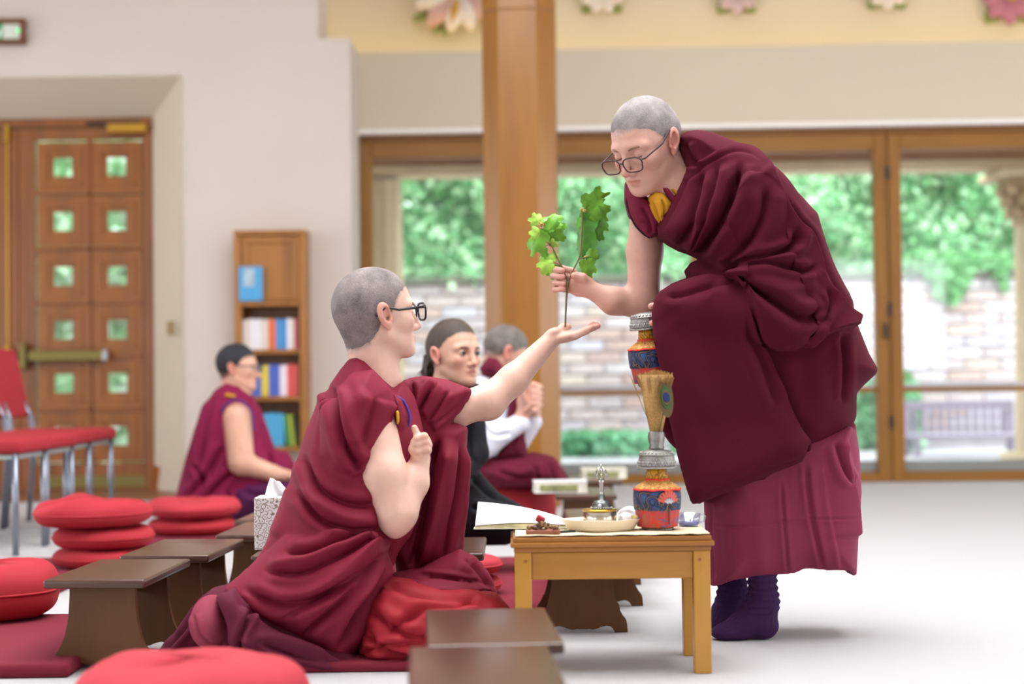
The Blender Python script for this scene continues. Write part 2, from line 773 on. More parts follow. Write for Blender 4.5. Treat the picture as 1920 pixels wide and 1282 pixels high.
def dbox(name, mat, x0, z0, x1, z1, y0, y1, parent=door, bev=0.004):
    return MB().b2((x0, y0, z0), (x1, y1, z1), bev).build(name, mat, parent)


dtop = zi
dbox('door_frame', M_door, -0.055, 0, 0.0, dtop, -0.03, 0.09)
dbox('door_frame', M_door, -3.0, dtop - 0.055, -0.055, dtop, -0.03, 0.09)
x_l = dp(36, 500)[0]                  # edge between the two leaves
x_r = -0.06
# right leaf: stiles, rails, panels with panes
leaf = MB()
gx = [dp(66, 500)[0], dp(168, 500)[0], dp(268, 500)[0]]
rows_py = [262, 362, 466, 568, 668, 768, 868]
gz = [dp(170, y)[1] for y in rows_py]
leaf.b2((x_l, 0, 0.01), (gx[0], 0.05, dtop - 0.06), 0.003)
leaf.b2((gx[2], 0, 0.01), (x_r, 0.05, dtop - 0.06), 0.003)
leaf.b2((gx[0], 0, gz[0]), (gx[2], 0.05, dtop - 0.06), 0.003)
leaf.b2((gx[0], 0, 0.01), (gx[2], 0.05, gz[6]), 0.003)
leaf.b2((gx[1] - 0.012, -0.004, gz[6]), (gx[1] + 0.012, 0.05, gz[0]), 0.003)
for z in gz[1:6]:
    leaf.b2((gx[0], -0.004, z - 0.012), (gx[2], 0.05, z + 0.012), 0.003)
leaf.build('door_leaf', M_door, door)
ps = 0.062                            # half width of a pane


def frame_ring(b, cx, cz, ro, ri_, y0, y1, bev=0.002):
    b.b2((cx - ro, y0, cz + ri_), (cx + ro, y1, cz + ro), bev)
    b.b2((cx - ro, y0, cz - ro), (cx + ro, y1, cz - ri_), bev)
    b.b2((cx - ro, y0, cz - ri_), (cx - ri_, y1, cz + ri_), bev)
    b.b2((cx + ri_, y0, cz - ri_), (cx + ro, y1, cz + ri_), bev)


b = MB()
hw = (gx[1] - gx[0]) / 2 - 0.012
frame_ring(b, 0, 0, hw, 0.125, 0.012, 0.045)
frame_ring(b, 0, 0, 0.125, 0.092, 0.004, 0.045)
frame_ring(b, 0, 0, 0.092, ps, 0.016, 0.04)
pan_me = b.mesh('door_panel')
pane_me = MB().b2((-ps, 0.022, -ps), (ps, 0.028, ps)).mesh('pane')
for r in range(6):
    for c in range(2):
        cx, cz = (gx[c] + gx[c + 1]) / 2, (gz[r] + gz[r + 1]) / 2
        pn = link('door_panel', pan_me, M_doorl, door, (cx, 0, cz))
        link('pane', pane_me, glass('door_glass', (0.9, 0.95, 0.95), 0.05), pn)
# left leaf: its edge shows at the frame's border
lf = MB()
lf.b2((x_l - 0.07, 0.0, 0.01), (x_l - 0.004, 0.05, dtop - 0.06), 0.003)
lf.b2((-3.0, 0.012, 0.01), (x_l - 0.07, 0.05, dtop - 0.06), 0.003)
lf.build('door_leaf', M_door, door)
bx0, bz0 = dp(15, 240)
bt = MB()
bt.box((bx0, -0.02, dp(15, 250)[1]), (0.03, 0.03, 0.12), None, 0.004)
bt.tube(((bx0, -0.02, dp(15, 255)[1]), (bx0, -0.02, dp(15, 660)[1])), 0.006)
bt.box((bx0, -0.02, dp(15, 670)[1]), (0.045, 0.05, 0.14), None, 0.005)
bt.build('bolt', M_brass, door)
pb = MB()
pz = dp(120, 667)[1]
pb.box(((dp(45, 1)[0]), -0.04, pz), (0.045, 0.08, 0.17), None, 0.006)
pb.b2((dp(55, 0)[0], -0.075, pz - 0.034), (dp(196, 0)[0], -0.035, pz + 0.034), 0.006)
pb.build('push_bar', M_brassd, door)
MB().b2((dp(193, 0)[0], -0.08, pz - 0.036), (dp(203, 0)[0], -0.03, pz + 0.036), 0.004).build('push_bar_end', plain('steel', 'a8a8ac', 0.4, 0.8), door)
MB().b2((dp(-10, 0)[0], -0.06, pz - 0.03), (dp(26, 0)[0], -0.035, pz + 0.03), 0.005).build('push_bar', M_brassd, door)
cl = MB().b2((dp(203, 0)[0], -0.07, dp(0, 254)[1]), (dp(277, 0)[0], -0.01, dp(0, 237)[1] + 0.002), 0.005).build('door_closer', M_brass, door)
MB().b2((dp(163, 0)[0], -0.05, dp(0, 238)[1]), (dp(262, 0)[0], -0.03, dp(0, 232)[1]), 0.003).build('closer_arm', M_black, cl)
MB().b2((dp(70, 0)[0], -0.006, 0.03), (dp(276, 0)[0], 0.0, dp(0, 893)[1]), 0.002).build('kick_plate', M_brassd, door)

# ---- switch plate
sx, sz = lw(320, 615)
sxw = empty('light_switch', (sx, LW, sz), label='small brass light switch plate on wall beside the door', cat='switch')
sxw.location = (xi + (sx - xi) * 0.98, LW - 0.004, sz)
sm = MB().box((0, 0, 0), (0.052, 0.008, 0.09), None, 0.003).build('plate', plain('switch_brass', '9a8560', 0.4, 0.6), sxw)
MB().box((0, -0.006, 0.018), (0.016, 0.008, 0.02), None, 0.002).build('rocker', M_brassd, sxw)
MB().box((0, -0.006, -0.018), (0.016, 0.008, 0.02), None, 0.002).build('rocker', M_brassd, sxw)
sxw.location = (sx, LW - 0.004, sz)

# ---- exit sign
ex, ez = lw(0, 62)
es = empty('exit_sign', (ex, LW, ez), label='green emergency exit sign in wooden frame above the door', cat='exit sign')
w_ = lw(51, 62)[0] - ex
hh = (lw(0, 38)[1] - lw(0, 85)[1]) / 2
fr = MB()
for lo, hi in (((-0.55, hh - 0.03), (w_, hh)), ((-0.55, -hh), (w_, -hh + 0.03)), ((w_ - 0.03, -hh + 0.03), (w_, hh - 0.03)), ((-0.55, -hh + 0.03), (-0.52, hh - 0.03))):
    fr.b2((lo[0], -0.06, lo[1]), (hi[0], 0, hi[1]), 0.003)
fr.build('frame', wood('sign_wood', '6d3c1c', '56301a', 'x', 0.4), es)
MB().b2((-0.52, -0.035, -hh + 0.03), (0.028, -0.03, hh - 0.03)).build('green_panel', plain('sign_green', '10915a', 0.5, emit=0.15), es)
MB().b2((0.028, -0.035, -hh + 0.03), (w_ - 0.03, -0.03, hh - 0.03)).build('white_panel', plain('sign_white', 'cfd6c8', 0.5, emit=0.1), es)
ar = MB()
ar.prism(((-0.016, -0.03), (0.02, 0.02), (0.02, 0.0), (0.0, -0.045), (-0.03, -0.045), (-0.055, -0.015), (-0.04, -0.005)), -0.039, -0.035, 1)
ar.build('running_figure_arrow', plain('sign_mark', 'f2f5f0', 0.5, emit=0.2), es)
MB().ball((w_ - 0.045, -0.035, 0.008), 0.011).build('indicator_lamp', plain('green_lamp', '40e080', 0.4, emit=2.0), es)

# ---- bookcase set against the wall
bx0, bz1 = lw(438, 441, LW - 0.2)
bx1, bz0 = lw(577, 846, LW - 0.2)
case = empty('bookcase', ((bx0 + bx1) / 2, LW - 0.004, 0.0), label='narrow wooden bookcase with cupboard door above three book shelves', cat='bookcase')
M_bc = wood('bookcase_wood', '9c6526', '7e4c1a', 'z', 0.45)
M_bcd = wood('bookcase_back', '7a4a1d', '5f3814', 'z', 0.5)
W2 = (bx1 - bx0) / 2
zz = lambda y: lw(505, y, LW - 0.2)[1]
D = 0.2
tk = 0.045
sidem = MB().b2((-W2, -D, bz0), (-W2 + tk, 0, bz1), 0.003).build('side_panel', M_bc, case)
MB().b2((W2 - tk, -D, bz0), (W2, 0, bz1), 0.003).build('side_panel', M_bc, case)
MB().b2((-W2, -D - 0.01, bz1), (W2, 0, bz1 + 0.03), 0.004).build('top_board', M_bc, case)
MB().b2((-W2 + tk, -0.012, bz0), (W2 - tk, 0, bz1)).build('back_panel', M_bcd, case)
shelf_y = [565, 655, 743, 838]
for y in shelf_y:
    MB().b2((-W2 + tk, -D + 0.005, zz(y) - 0.028), (W2 - tk, -0.012, zz(y)), 0.002).build('shelf', M_bc, case)
cd = MB()
cz0, cz1 = zz(565), bz1
cd.b2((-W2 + tk + 0.004, -D + 0.02, cz0 + 0.004), (W2 - tk - 0.004, -D + 0.035, cz1 - 0.004), 0.003)
for lo, hi in (((-W2 + tk + 0.004, cz0 + 0.004), (-W2 + tk + 0.04, cz1 - 0.004)), ((W2 - tk - 0.04, cz0 + 0.004), (W2 - tk - 0.004, cz1 - 0.004)),
               ((-W2 + tk + 0.04, cz0 + 0.004), (W2 - tk - 0.04, cz0 + 0.05)), ((-W2 + tk + 0.04, cz1 - 0.05), (W2 - tk - 0.04, cz1 - 0.004))):
    cd.b2((lo[0], -D + 0.008, lo[1]), (hi[0], -D + 0.02, hi[1]), 0.003)
cd.build('cupboard_door', M_bc, case)
CX, CY = case.location.x, case.location.y


def book(x, z, w, h, col, label, lean=0.0, d=0.14, cat='book', group='books in the narrow bookcase', page=True, y=None):
    r = empty('book', (CX + x, CY - D + 0.02 if y is None else y, z + 0.001), label=label, cat=cat, group=group, rot=(0, lean, 0))
    cm = plain('book_' + col, col, 0.55, var=0.06, vscale=30)
    bk = MB()
    bk.b2((0, 0, 0), (w, 0.004, h), 0.001)
    bk.b2((0, 0.004, 0), (0.003, d, h))
    bk.b2((w - 0.003, 0.004, 0), (w, d, h))
    bk.build('cover', cm, r)
    MB().b2((0.003, 0.004, 0.004), (w - 0.003, d - 0.004, h - 0.004)).build('pages', plain('paper', 'e8e2d2', 0.9), r)
    return r


ordn = ['first', 'second', 'third', 'fourth', 'fifth', 'sixth', 'seventh', 'eighth', 'ninth', 'tenth', 'eleventh', 'twelfth', 'thirteenth', 'fourteenth', 'fifteenth']
CN_ = {'d8ccc0': 'cream', 'e4dfe0': 'white', 'd86a42': 'orange', '4f8fc4': 'blue', '2f86c8': 'bright blue', 'b04a58': 'dull red', 'c2554f': 'red', '4a63b8': 'royal blue',
       'd8c13a': 'yellow', 'e6d9e0': 'pale pink', 'd5504e': 'scarlet', '4aa0cc': 'sky blue', '5a9a50': 'green', '3a4a35': 'dark green', 'a8b23a': 'lime green', '2c3a1e': 'blackish green'}
rows = [
    (655, 'upper shelf of books', ['d8ccc0', 'd8ccc0', 'e4dfe0', 'e4dfe0', 'e4dfe0', 'd8ccc0', 'd8ccc0', 'd86a42', 'd86a42', '4f8fc4', '4f8fc4', '2f86c8', 'e4dfe0', 'd8ccc0', 'b04a58', 'b04a58'][:15], 597, None),
    (743, 'middle shelf of books', ['4a63b8', '4a63b8', '4a63b8', '4a63b8', '4a63b8', 'd8c13a', 'd8c13a', '4a63b8', '4a63b8', '4a63b8', 'e6d9e0', 'e6d9e0', 'd5504e', 'd5504e', 'c2554f'], 683, None),
    (838, 'bottom shelf of books', ['4aa0cc'] * 11 + ['5a9a50', 'a8b23a', '2c3a1e'], 774, None)]
for sy, nm, cols, ty, _ in rows:
    inner = 2 * (W2 - tk) - 0.006
    z0 = zz(sy)
    H_ = zz(ty) - z0
    wds = [inner / len(cols) * 0.96 for c in cols]
    if nm.startswith('bottom'):
        wds = [inner / len(cols) * 0.9] * len(cols)
    x = -W2 + tk + 0.003
    for i, c in enumerate(cols):
        hh_ = H_ * (0.96 + 0.04 * ((i * 7) % 5) / 4)
        lean = 0.0
        if nm.startswith('bottom') and i >= 11:
            lean = -0.12 - 0.0 * i
            x += 0.006 if i > 11 else 0
        if lean:
            bkr = book(x + 0.02, z0 + 0.0, wds[i] * 0.9, hh_ * 0.95, c, '', lean)
        else:
            bkr = book(x, z0, wds[i], hh_, c, '')
        bkr['label'] = '%s spined book, %s from the left on the %s' % (CN_[c], ordn[i], nm)
        x += wds[i] + 0.0003
# leaning display book in front of the cupboard door
dbx = book(lw(445, 0, LW - 0.2)[0] - CX, zz(564), lw(489, 0, LW - 0.2)[0] - lw(445, 0, LW - 0.2)[0], zz(500) - zz(564), '4f9fd0',
           'sky blue book standing face out against the cupboard door', 0, d=0.02, y=CY - D - 0.024)
MB().b2((0.03, -0.003, 0.09), (0.1, 0.0, 0.2), 0.001).build('cover_picture', plain('book_picture', 'a9bccb', 0.6, var=0.3, vscale=40), dbx)
sh2 = MB().b2((-W2 + tk, -D - 0.03, cz0 - 0.03), (W2 - tk, -D + 0.02, cz0 - 0.004), 0.003).build('ledge', M_bc, case)

# ------------------------------------------------------------------ window wall
WR = math.radians(-2.0)
WO = np.array((0.0, 10.78, 0.0))
WU = np.array((math.cos(WR), math.sin(WR), 0))
WV = np.array((-math.sin(WR), math.cos(WR), 0))


def ww(px, py, v=0.0):
    """pixel to (along, up) on the window wall plane pushed v outwards"""
    d = ray(px, py)
    t = ((WO + WV * v - CN) @ WV) / (d @ WV)
    p = CN + d * t
    return float((p - WO) @ WU), float(p[2])


def wbuild(mb, name, mat, parent=None, **k):
    if parent is None:
        return mb.build(name, mat, None, loc=WO, rot=(0, 0, WR), **k)
    return mb.build(name, mat, parent, **k)


uL = ww(676, 500)[0]
zT = ww(1100, 250)[1]
zL = ww(1100, 92, -0.12)[1]
# header above the glazing, ledge on top of it, recessed cove wall behind
hd = MB().b2((uL - 0.6, -0.12, zT + 0.03), (7, 0.25, zL))
wbuild(hd, 'wall_back', M_head)
tag(bpy.data.objects['wall_back'], 'beige plaster header wall above the glazed doors', 'wall', kind='structure')
tr = MB().b2((uL - 0.2, -0.135, zT), (7, 0.1, zT + 0.03), 0.003)
tag(wbuild(tr, 'trim_2', M_white), 'thin white trim along the top of the glazed doors', 'trim', kind='structure')
cv = MB().b2((uL - 1.2, 0.75, zL - 0.3), (7, 0.85, 4.4))
cv.b2((uL - 1.2, 0.25, zL - 0.06), (7, 0.75, zL - 0.03))
tag(wbuild(cv, 'wall_cove', M_cream), 'cream cove wall with plaster flowers above the header', 'wall', kind='structure')
jb = MB().b2((uL - 0.35, -0.6, 0), (uL - 0.035, 0.25, zL + 0.0))
tag(wbuild(jb, 'wall_jamb', M_cream), 'narrow plaster return wall left of the glazed doors', 'wall', kind='structure')
# cove lamp: warm tube lying behind the ledge's edge
lamp = empty('cove_lamp', WO + WU * 1.2 + WV * 0.4 + np.array((0, 0, zL - 0.02)), WR, 'warm tube lamp lying hidden in the cove behind the ledge', 'lamp')
MB().tube(((-4.2, 0, 0), (6, 0, 0)), 0.015, 8).build('tube', plain('warm_tube', 'ffd98a', 0.5, emit=13.0), lamp)

mull = [uL, ww(980, 500)[0], ww(1322, 500)[0], ww(1665, 500)[0], ww(1665, 500)[0] + 1.23, ww(1665, 500)[0] + 2.46]
zTr = ww(1100, 735)[1]
zB = ww(1700, 884)[1]
GL = glass('window_glass', (0.98, 1.0, 1.0), 0.05)
for i in range(len(mull) - 1):
    a, c = mull[i], mull[i + 1]
    wn = empty('window_%d' % (i + 1), WO + WU * a, WR, kind='structure')
    tag(wn, ['leftmost glazed door in oak frame beside the plaster return', 'glazed door in oak frame just right of the wooden pillar', 'glazed door in oak frame behind the bending person',
             'glazed door in oak frame showing the carved stone column', 'glazed door in oak frame at the far right edge'][i], 'window')
    Wd = c - a
    s = 0.085
    x0 = 0.0
    MB().b2((x0, -0.05, 0), (x0 + s, 0.06, zT - 0.04), 0.006).build('stile', M_oak, wn)
    MB().b2((Wd - s - 0.006, -0.05, 0), (Wd - 0.006, 0.06, zT - 0.04), 0.006).build('stile', M_oak, wn)
    MB().b2((x0 + s, -0.05, zT - 0.15), (Wd - s - 0.006, 0.06, zT - 0.04), 0.006).build('top_rail', M_oakx, wn)
    MB().b2((x0 + s, -0.05, 0), (Wd - s - 0.006, 0.06, zB), 0.006).build('bottom_rail', M_oakx, wn)
    MB().b2((x0 + s, -0.03, zTr - 0.022), (Wd - s - 0.006, 0.05, zTr + 0.012), 0.004).build('transom', M_oakx, wn)
    MB().b2((x0, -0.06, zT - 0.04), (Wd, 0.08, zT), 0.004).build('head', wood('oak_dark', '7d4c14', '683d10', 'x', 0.45), wn)
    MB().b2((x0 + s, 0.0, zTr + 0.012), (Wd - s, 0.008, zT - 0.15)).build('pane', GL, wn)
    MB().b2((x0 + s, 0.0, zB), (Wd - s, 0.008, zTr - 0.022)).build('pane', GL, wn)
    MB().b2((x0 + s, 0.02, zTr + 0.012), (Wd - s - 0.006, 0.04, zTr + 0.03)).build('transom_highlight', plain('bead', 'd8d6e2', 0.5), wn)  # pale strip: white highlight along the transom, put in as colour
    MB().b2((x0 + s, 0.012, zB), (Wd - s - 0.006, 0.05, zB + 0.075), 0.003).build('vent_strip', plain('vent_grey', '8d8a88', 0.6), wn)
    for zz_ in (0.35, 1.1, zT - 0.35):
        MB().b2((Wd - 0.016, -0.062, zz_), (Wd + 0.010, -0.048, zz_ + 0.09), 0.003).build('hinge', M_black, wn)
    if i in (2,):
        hz = ww(1658, 620)[1]
        MB().b2((Wd - 0.045, -0.085, hz - 0.05), (Wd - 0.025, -0.05, hz + 0.05), 0.004).build('handle', M_black, wn)

# ---- ceiling with the lantern opening, out of the picture above
b = MB()
b.b2((-7, 7.6, 4.4), (7, 12, 4.5))
b.b2((-7, -2.5, 4.4), (7, 1.6, 4.5))
b.b2((-7, 1.6, 4.4), (-1.6, 7.6, 4.5))
b.b2((2.2, 1.6, 4.4), (7, 7.6, 4.5))
b.b2((-1.6, 1.6, 4.4), (2.2, 2.7, 4.5))
b.b2((-1.6, 6.5, 4.4), (2.2, 7.6, 4.5))
tag(b.build('ceiling', M_white), 'white ceiling with a square skylight opening', 'ceiling', kind='structure')

# ---- the hall's other walls with their windows, behind and beside the camera
b = MB()
for x in (-6.9, 6.9):
    b.b2((x - 0.1, -2.4, 0), (x + 0.1, 10.2, 0.5))
    b.b2((x - 0.1, -2.4, 2.6), (x + 0.1, 10.2, 4.4))
    for y in (-2.2, 0.8, 3.8, 6.8, 9.8):
        b.b2((x - 0.1, y - 0.4, 0.5), (x + 0.1, y + 0.4, 2.6))
tag(b.build('wall_side', M_wall), 'plaster side walls of the hall with window openings', 'wall', kind='structure')
b = MB()
b.b2((-7, -2.5, 0), (7, -2.3, 0.8))
b.b2((-7, -2.5, 2.4), (7, -2.3, 4.4))
for x0_, x1_ in ((-7, -5.5), (-3.5, 3.5), (5.5, 7)):
    b.b2((x0_, -2.5, 0.8), (x1_, -2.3, 2.4))
tag(b.build('wall_front', M_wall), 'plaster wall behind the camera with two window openings', 'wall', kind='structure')

# ---- octagonal timber pillar
PY = 9.0
pl_, pr_ = at(911, 500, PY)[0], at(1047, 500, PY)[0]
pc = (pl_ + pr_) / 2
pr = (pr_ - pl_) / 2
M_pil = wood('pillar_wood', '8c5a14', '7b4b0b', 'z', 0.35, 5, 0.2)
pil = empty('pillar', (pc, PY + 0.02, 0), math.radians(-4), 'tall octagonal varnished timber pillar in the middle of the hall', 'pillar')


def octa(r):
    k = r * 0.52
    return [(r, -k), (r, k), (k, r), (-k, r), (-r, k), (-r, -k), (-k, -r), (k, -r)]


zj = at(980, 30, PY)[2]
b = MB().prism(octa(pr), 0, zj - 0.004, 2, 0.006)
b.build('shaft', M_pil, pil)
b = MB().prism(octa(pr * 1.0), zj + 0.002, 4.4, 2, 0.006)
b.build('upper_shaft', M_pil, pil)
MB().prism(octa(pr * 0.985), zj - 0.006, zj + 0.004, 2).build('joint', wood('oak_dark', '7d4c14', '683d10', 'x'), pil)

# ---- plaster flowers on the cove wall
P_pet = [plain('petal_pink', 'd9b0a4', 0.8), plain('petal_rose', 'b9788a', 0.8), plain('petal_white', 'e8ded2', 0.8), plain('petal_lilac', 'd2b8b8', 0.8)]
P_leaf = plain('painted_leaf', '8f9c5e', 0.8)
P_gold = plain('painted_gold', 'c99b2c', 0.6)


def flower(px, py, r, pm, label, n=9, cup=0.45):
    u, z = ww(px, py, 0.72)
    fl = empty('plaster_flower', WO + WU * u + WV * 0.715 + np.array((0, 0, z)), WR, label, 'wall ornament', 'painted plaster flowers along the cove')
    b = MB()
    # one petal: a curved leaf shape standing off the wall
    rows_, cols_ = 7, 5
    vs = []
    for i in range(rows_):
        t = i / (rows_ - 1)
        half_ = 0.34 * r * math.sin(math.pi * (0.12 + 0.83 * t)) ** 0.8
        for j in range(cols_):
            s = (j / (cols_ - 1) - 0.5) * 2
            vs.append(b.bm.verts.new((s * half_, -0.02 - cup * r * t * (1 - 0.5 * t) + 0.05 * r * s * s, r * (0.12 + 0.88 * t))))
    for i in range(rows_ - 1):
        for j in range(cols_ - 1):
            b.bm.faces.new((vs[i * cols_ + j], vs[i * cols_ + j + 1], vs[(i + 1) * cols_ + j + 1], vs[(i + 1) * cols_ + j]))
    me = b.mesh('petal', True)
    for k in range(n):
        o = link('petal', me, pm, fl, (0, 0, 0), (0, 2 * math.pi * k / n, 0))
        o.modifiers.new('thick', 'SOLIDIFY').thickness = 0.006
    for a in (0.6, 2.4, 3.9, 5.4):
        o = link('leaf', me.copy(), None, fl, (0, 0.012, 0), (0, a, 0))
        o.data.materials.clear()
        o.data.materials.append(P_leaf)
        o.scale = (1.0, 0.25, 1.2)
        o.modifiers.new('thick', 'SOLIDIFY').thickness = 0.006
    MB().ball((0, -0.05 - 0.25 * r, 0), (0.24 * r, 0.12 * r, 0.24 * r)).build('centre', P_gold, fl, True)
    return fl


flower(1380, -12, 0.16, P_pet[3], 'small lilac plaster flower with gold centre right of the pillar', 8)
flower(1128, -15, 0.17, P_pet[2], 'white plaster flower beside the pillar top, showing only its tips', 9)
flower(1662, -20, 0.16, P_pet[2], 'pale plaster flower third from the pillar along the cove', 8)
flower(1890, -4, 0.2, P_pet[1], 'rose plaster flower at the right end of the cove', 8, 0.25)
# large drooping lotus left of the pillar
u, z = ww(858, -25, 0.6)
lot = empty('plaster_lotus', WO + WU * u + WV * 0.742 + np.array((0, 0, z)), WR, 'large pale plaster lotus with green leaves and gold stamen left of pillar', 'wall ornament', 'painted plaster flowers along the cove')
for k, (a, L, pm) in enumerate([(-1.25, 0.34, P_pet[2]), (-0.75, 0.36, P_pet[0]), (-0.3, 0.34, P_pet[2]), (0.15, 0.34, P_pet[2]), (0.6, 0.36, P_pet[0]), (1.1, 0.33, P_pet[2]), (1.6, 0.3, P_pet[0]), (-1.7, 0.3, P_pet[0])]):
    b = MB()
    vs = []
    for i in range(8):
        t = i / 7
        hf = 0.085 * math.sin(math.pi * (0.08 + 0.87 * t)) ** 0.8
        for j in range(5):
            s = (j / 4 - 0.5) * 2
            vs.append(b.bm.verts.new((s * hf, -0.03 - 0.16 * math.sin(t * 2.3) + 0.03 * s * s - 0.01 * k, -L * t)))
    for i in range(7):
        for j in range(4):
            b.bm.faces.new((vs[i * 5 + j], vs[i * 5 + j + 1], vs[(i + 1) * 5 + j + 1], vs[(i + 1) * 5 + j]))
    o = b.build('petal', pm, lot, True, rot=(0, a, 0))
    o.modifiers.new('thick', 'SOLIDIFY').thickness = 0.007
for a, L in ((-0.95, 0.42), (0.5, 0.37), (0.95, 0.40), (0.28, 0.36)):
    b = MB()
    b.tube([(0.0, -0.03, -L * 0.55), (0.01, -0.09, -L * 0.8), (0.0, -0.13, -L * 0.97), (0, -0.13, -L)], [0.006, 0.03, 0.026, 0.004], 8)
    b.build('leaf', P_leaf, lot, True, rot=(0, a, 0))
MB().tube([(0.0, -0.19, -0.1), (-0.015, -0.22, -0.17), (-0.04, -0.2, -0.27)], [0.012, 0.03, 0.012], 10).build('stamen', P_gold, lot, True)

# ------------------------------------------------------------------ outside
M_stone = plain('pale_stone', 'd3bf9c', 0.85, var=0.08, vscale=3, bmp=0.3, bscale=30, bdist=0.01)
gr = MB().b2((-16, 10.95, -0.12), (16, 40, -0.03)).build('ground_terrace', plain('paving', 'b9b6ba', 0.9, var=0.08, vscale=1.2))
tag(gr, 'grey paved terrace outside the glazed doors', 'ground', kind='structure')
rf = MB().b2((-2.2, 10.95, 2.62), (9, 12.7, 2.7)).build('roof_eaves', wood('eaves_wood', '8a6238', '6d4a28', 'x', 0.6))
tag(rf, 'dark timber eaves boarding over the terrace', 'roof', kind='structure')
CYo = 12.9
zl0 = at(1300, 327, CYo)[2]
li = MB().b2((-2.2, CYo - 0.16, zl0), (9, CYo + 0.16, zl0 + 0.07), 0.01).build('stone_lintel', M_stone)
tag(li, 'pale stone lintel carried by the terrace columns', 'lintel', kind='structure')
bm_ = MB().b2((-2.2, CYo - 0.14, zl0 + 0.072), (9, CYo + 0.14, zl0 + 0.26), 0.01).build('timber_beam', wood('beam_wood', '8c5a30', '74481f', 'x', 0.6))
tag(bm_, 'brown timber beam lying above the stone lintel', 'beam', kind='structure')
for k in range(9):
    x = -2.0 + k * 1.05
    rb = MB().box((x, 11.9, 2.56), (0.07, 1.6, 0.1), None, 0.006).build('rafter', wood('rafter_wood', 'a3713c', '865628', 'y', 0.6), None)
    rb.parent = rf


def column(px, name_label, carved):
    x = at(px, 600, CYo)[0]
    c = empty('stone_column', (x, CYo, -0.03), label=name_label, cat='column')
    fl = lambda r, z, a: r * (1 - 0.035 * (1 + math.cos(a * 14)) / 2)
    top = zl0 - 0.42 if carved else zl0
    MB().lathe([(0.23, 0.1), (0.222, 0.5), (0.205, top)], 84, fn=fl).build('shaft', M_stone, c)
    MB().box((0, 0, 0.05), (0.56, 0.56, 0.1), None, 0.01).build('base', M_stone, c)
    if carved:
        b = MB()
        b.lathe([(0.21, top), (0.24, top + 0.03), (0.21, top + 0.05), (0.24, top + 0.2), (0.34, top + 0.38)], 32)
        for ring, rr, zc in ((0, 0.24, 0.11), (1, 0.27, 0.2), (0, 0.31, 0.29)):
            for k in range(12):
                a = 2 * math.pi * (k + 0.5 * ring) / 12
                b.ball((rr * math.cos(a), rr * math.sin(a), top + zc), (0.055, 0.055, 0.05), 8, 6)
        b.build('carved_capital', plain('capital_stone', 'c2a884', 0.85, var=0.15, vscale=12), c, True)
        MB().box((0, 0, top + 0.41), (0.8, 0.7, 0.06), None, 0.01).build('abacus', M_stone, c)
    return c


column(1955, 'pale fluted stone column with carved capital on the terrace', True)
column(708, 'plain pale stone column seen through the leftmost glazed door', False)

# garden wall of brick, hedge on top
GY = 16.0
zg = at(1300, 527, GY)[2]
x0g, x1g = -5.2, 6.6
gw = MB().b2((x0g, GY + 0.03, -0.12), (x1g, GY + 0.35, zg)).build('wall_garden', plain('mortar', 'cbc5ca', 0.95, var=0.1, vscale=5))
tag(gw, 'weathered brick garden wall beyond the terrace', 'wall', kind='structure')
bl, bh = 0.36, 0.115
bme = []
for k, c in enumerate(['cfc0be', 'c9c3c9', 'd0c2b8', 'c6babd', 'd6cecf', 'c8b0a8', 'cfcbd4']):
    me = MB().box((0, 0, 0), (bl - 0.02, 0.06, bh - 0.018), None, 0.006).mesh('brick')
    me.materials.append(plain('brick_%d' % k, c, 0.9, var=0.12, vscale=9))
    bme.append(me)
nrow = int((zg + 0.05) / bh)
vis = []
rest = MB()
for r in range(nrow):
    z = zg - 0.06 - r * bh
    x = x0g + (bl / 2 if r % 2 else bl)
    while x < x1g - 0.1:
        px_, py_ = project(np.array((x, GY, z)))
        inview = 690 < px_ < 1910 and z > 0.12
        hid = (905 < px_ < 1055) or (1240 < px_ < 1600 and py_ > 480)
        if inview and not hid and len(vis) < 300:
            vis.append((x, z))
        else:
            rest.box((x, GY + 0.015, z), (bl - 0.02, 0.06, bh - 0.018))
        x += bl
for i, (x, z) in enumerate(vis):
    link('brick', bme[random.randrange(7)], None, gw, (x, GY + 0.015 + random.uniform(-0.012, 0.008), z))
ro = rest.build('brick_rest', plain('brick_far', 'cabfbf', 0.9, var=0.1, vscale=4), gw)
ro['kind'] = 'stuff'
cp = MB().b2((x0g, GY - 0.06, zg), (x1g, GY + 0.4, zg + 0.07), 0.01).build('wall_coping', plain('mossy_coping', '6f7565', 0.9, var=0.2, vscale=6), gw)


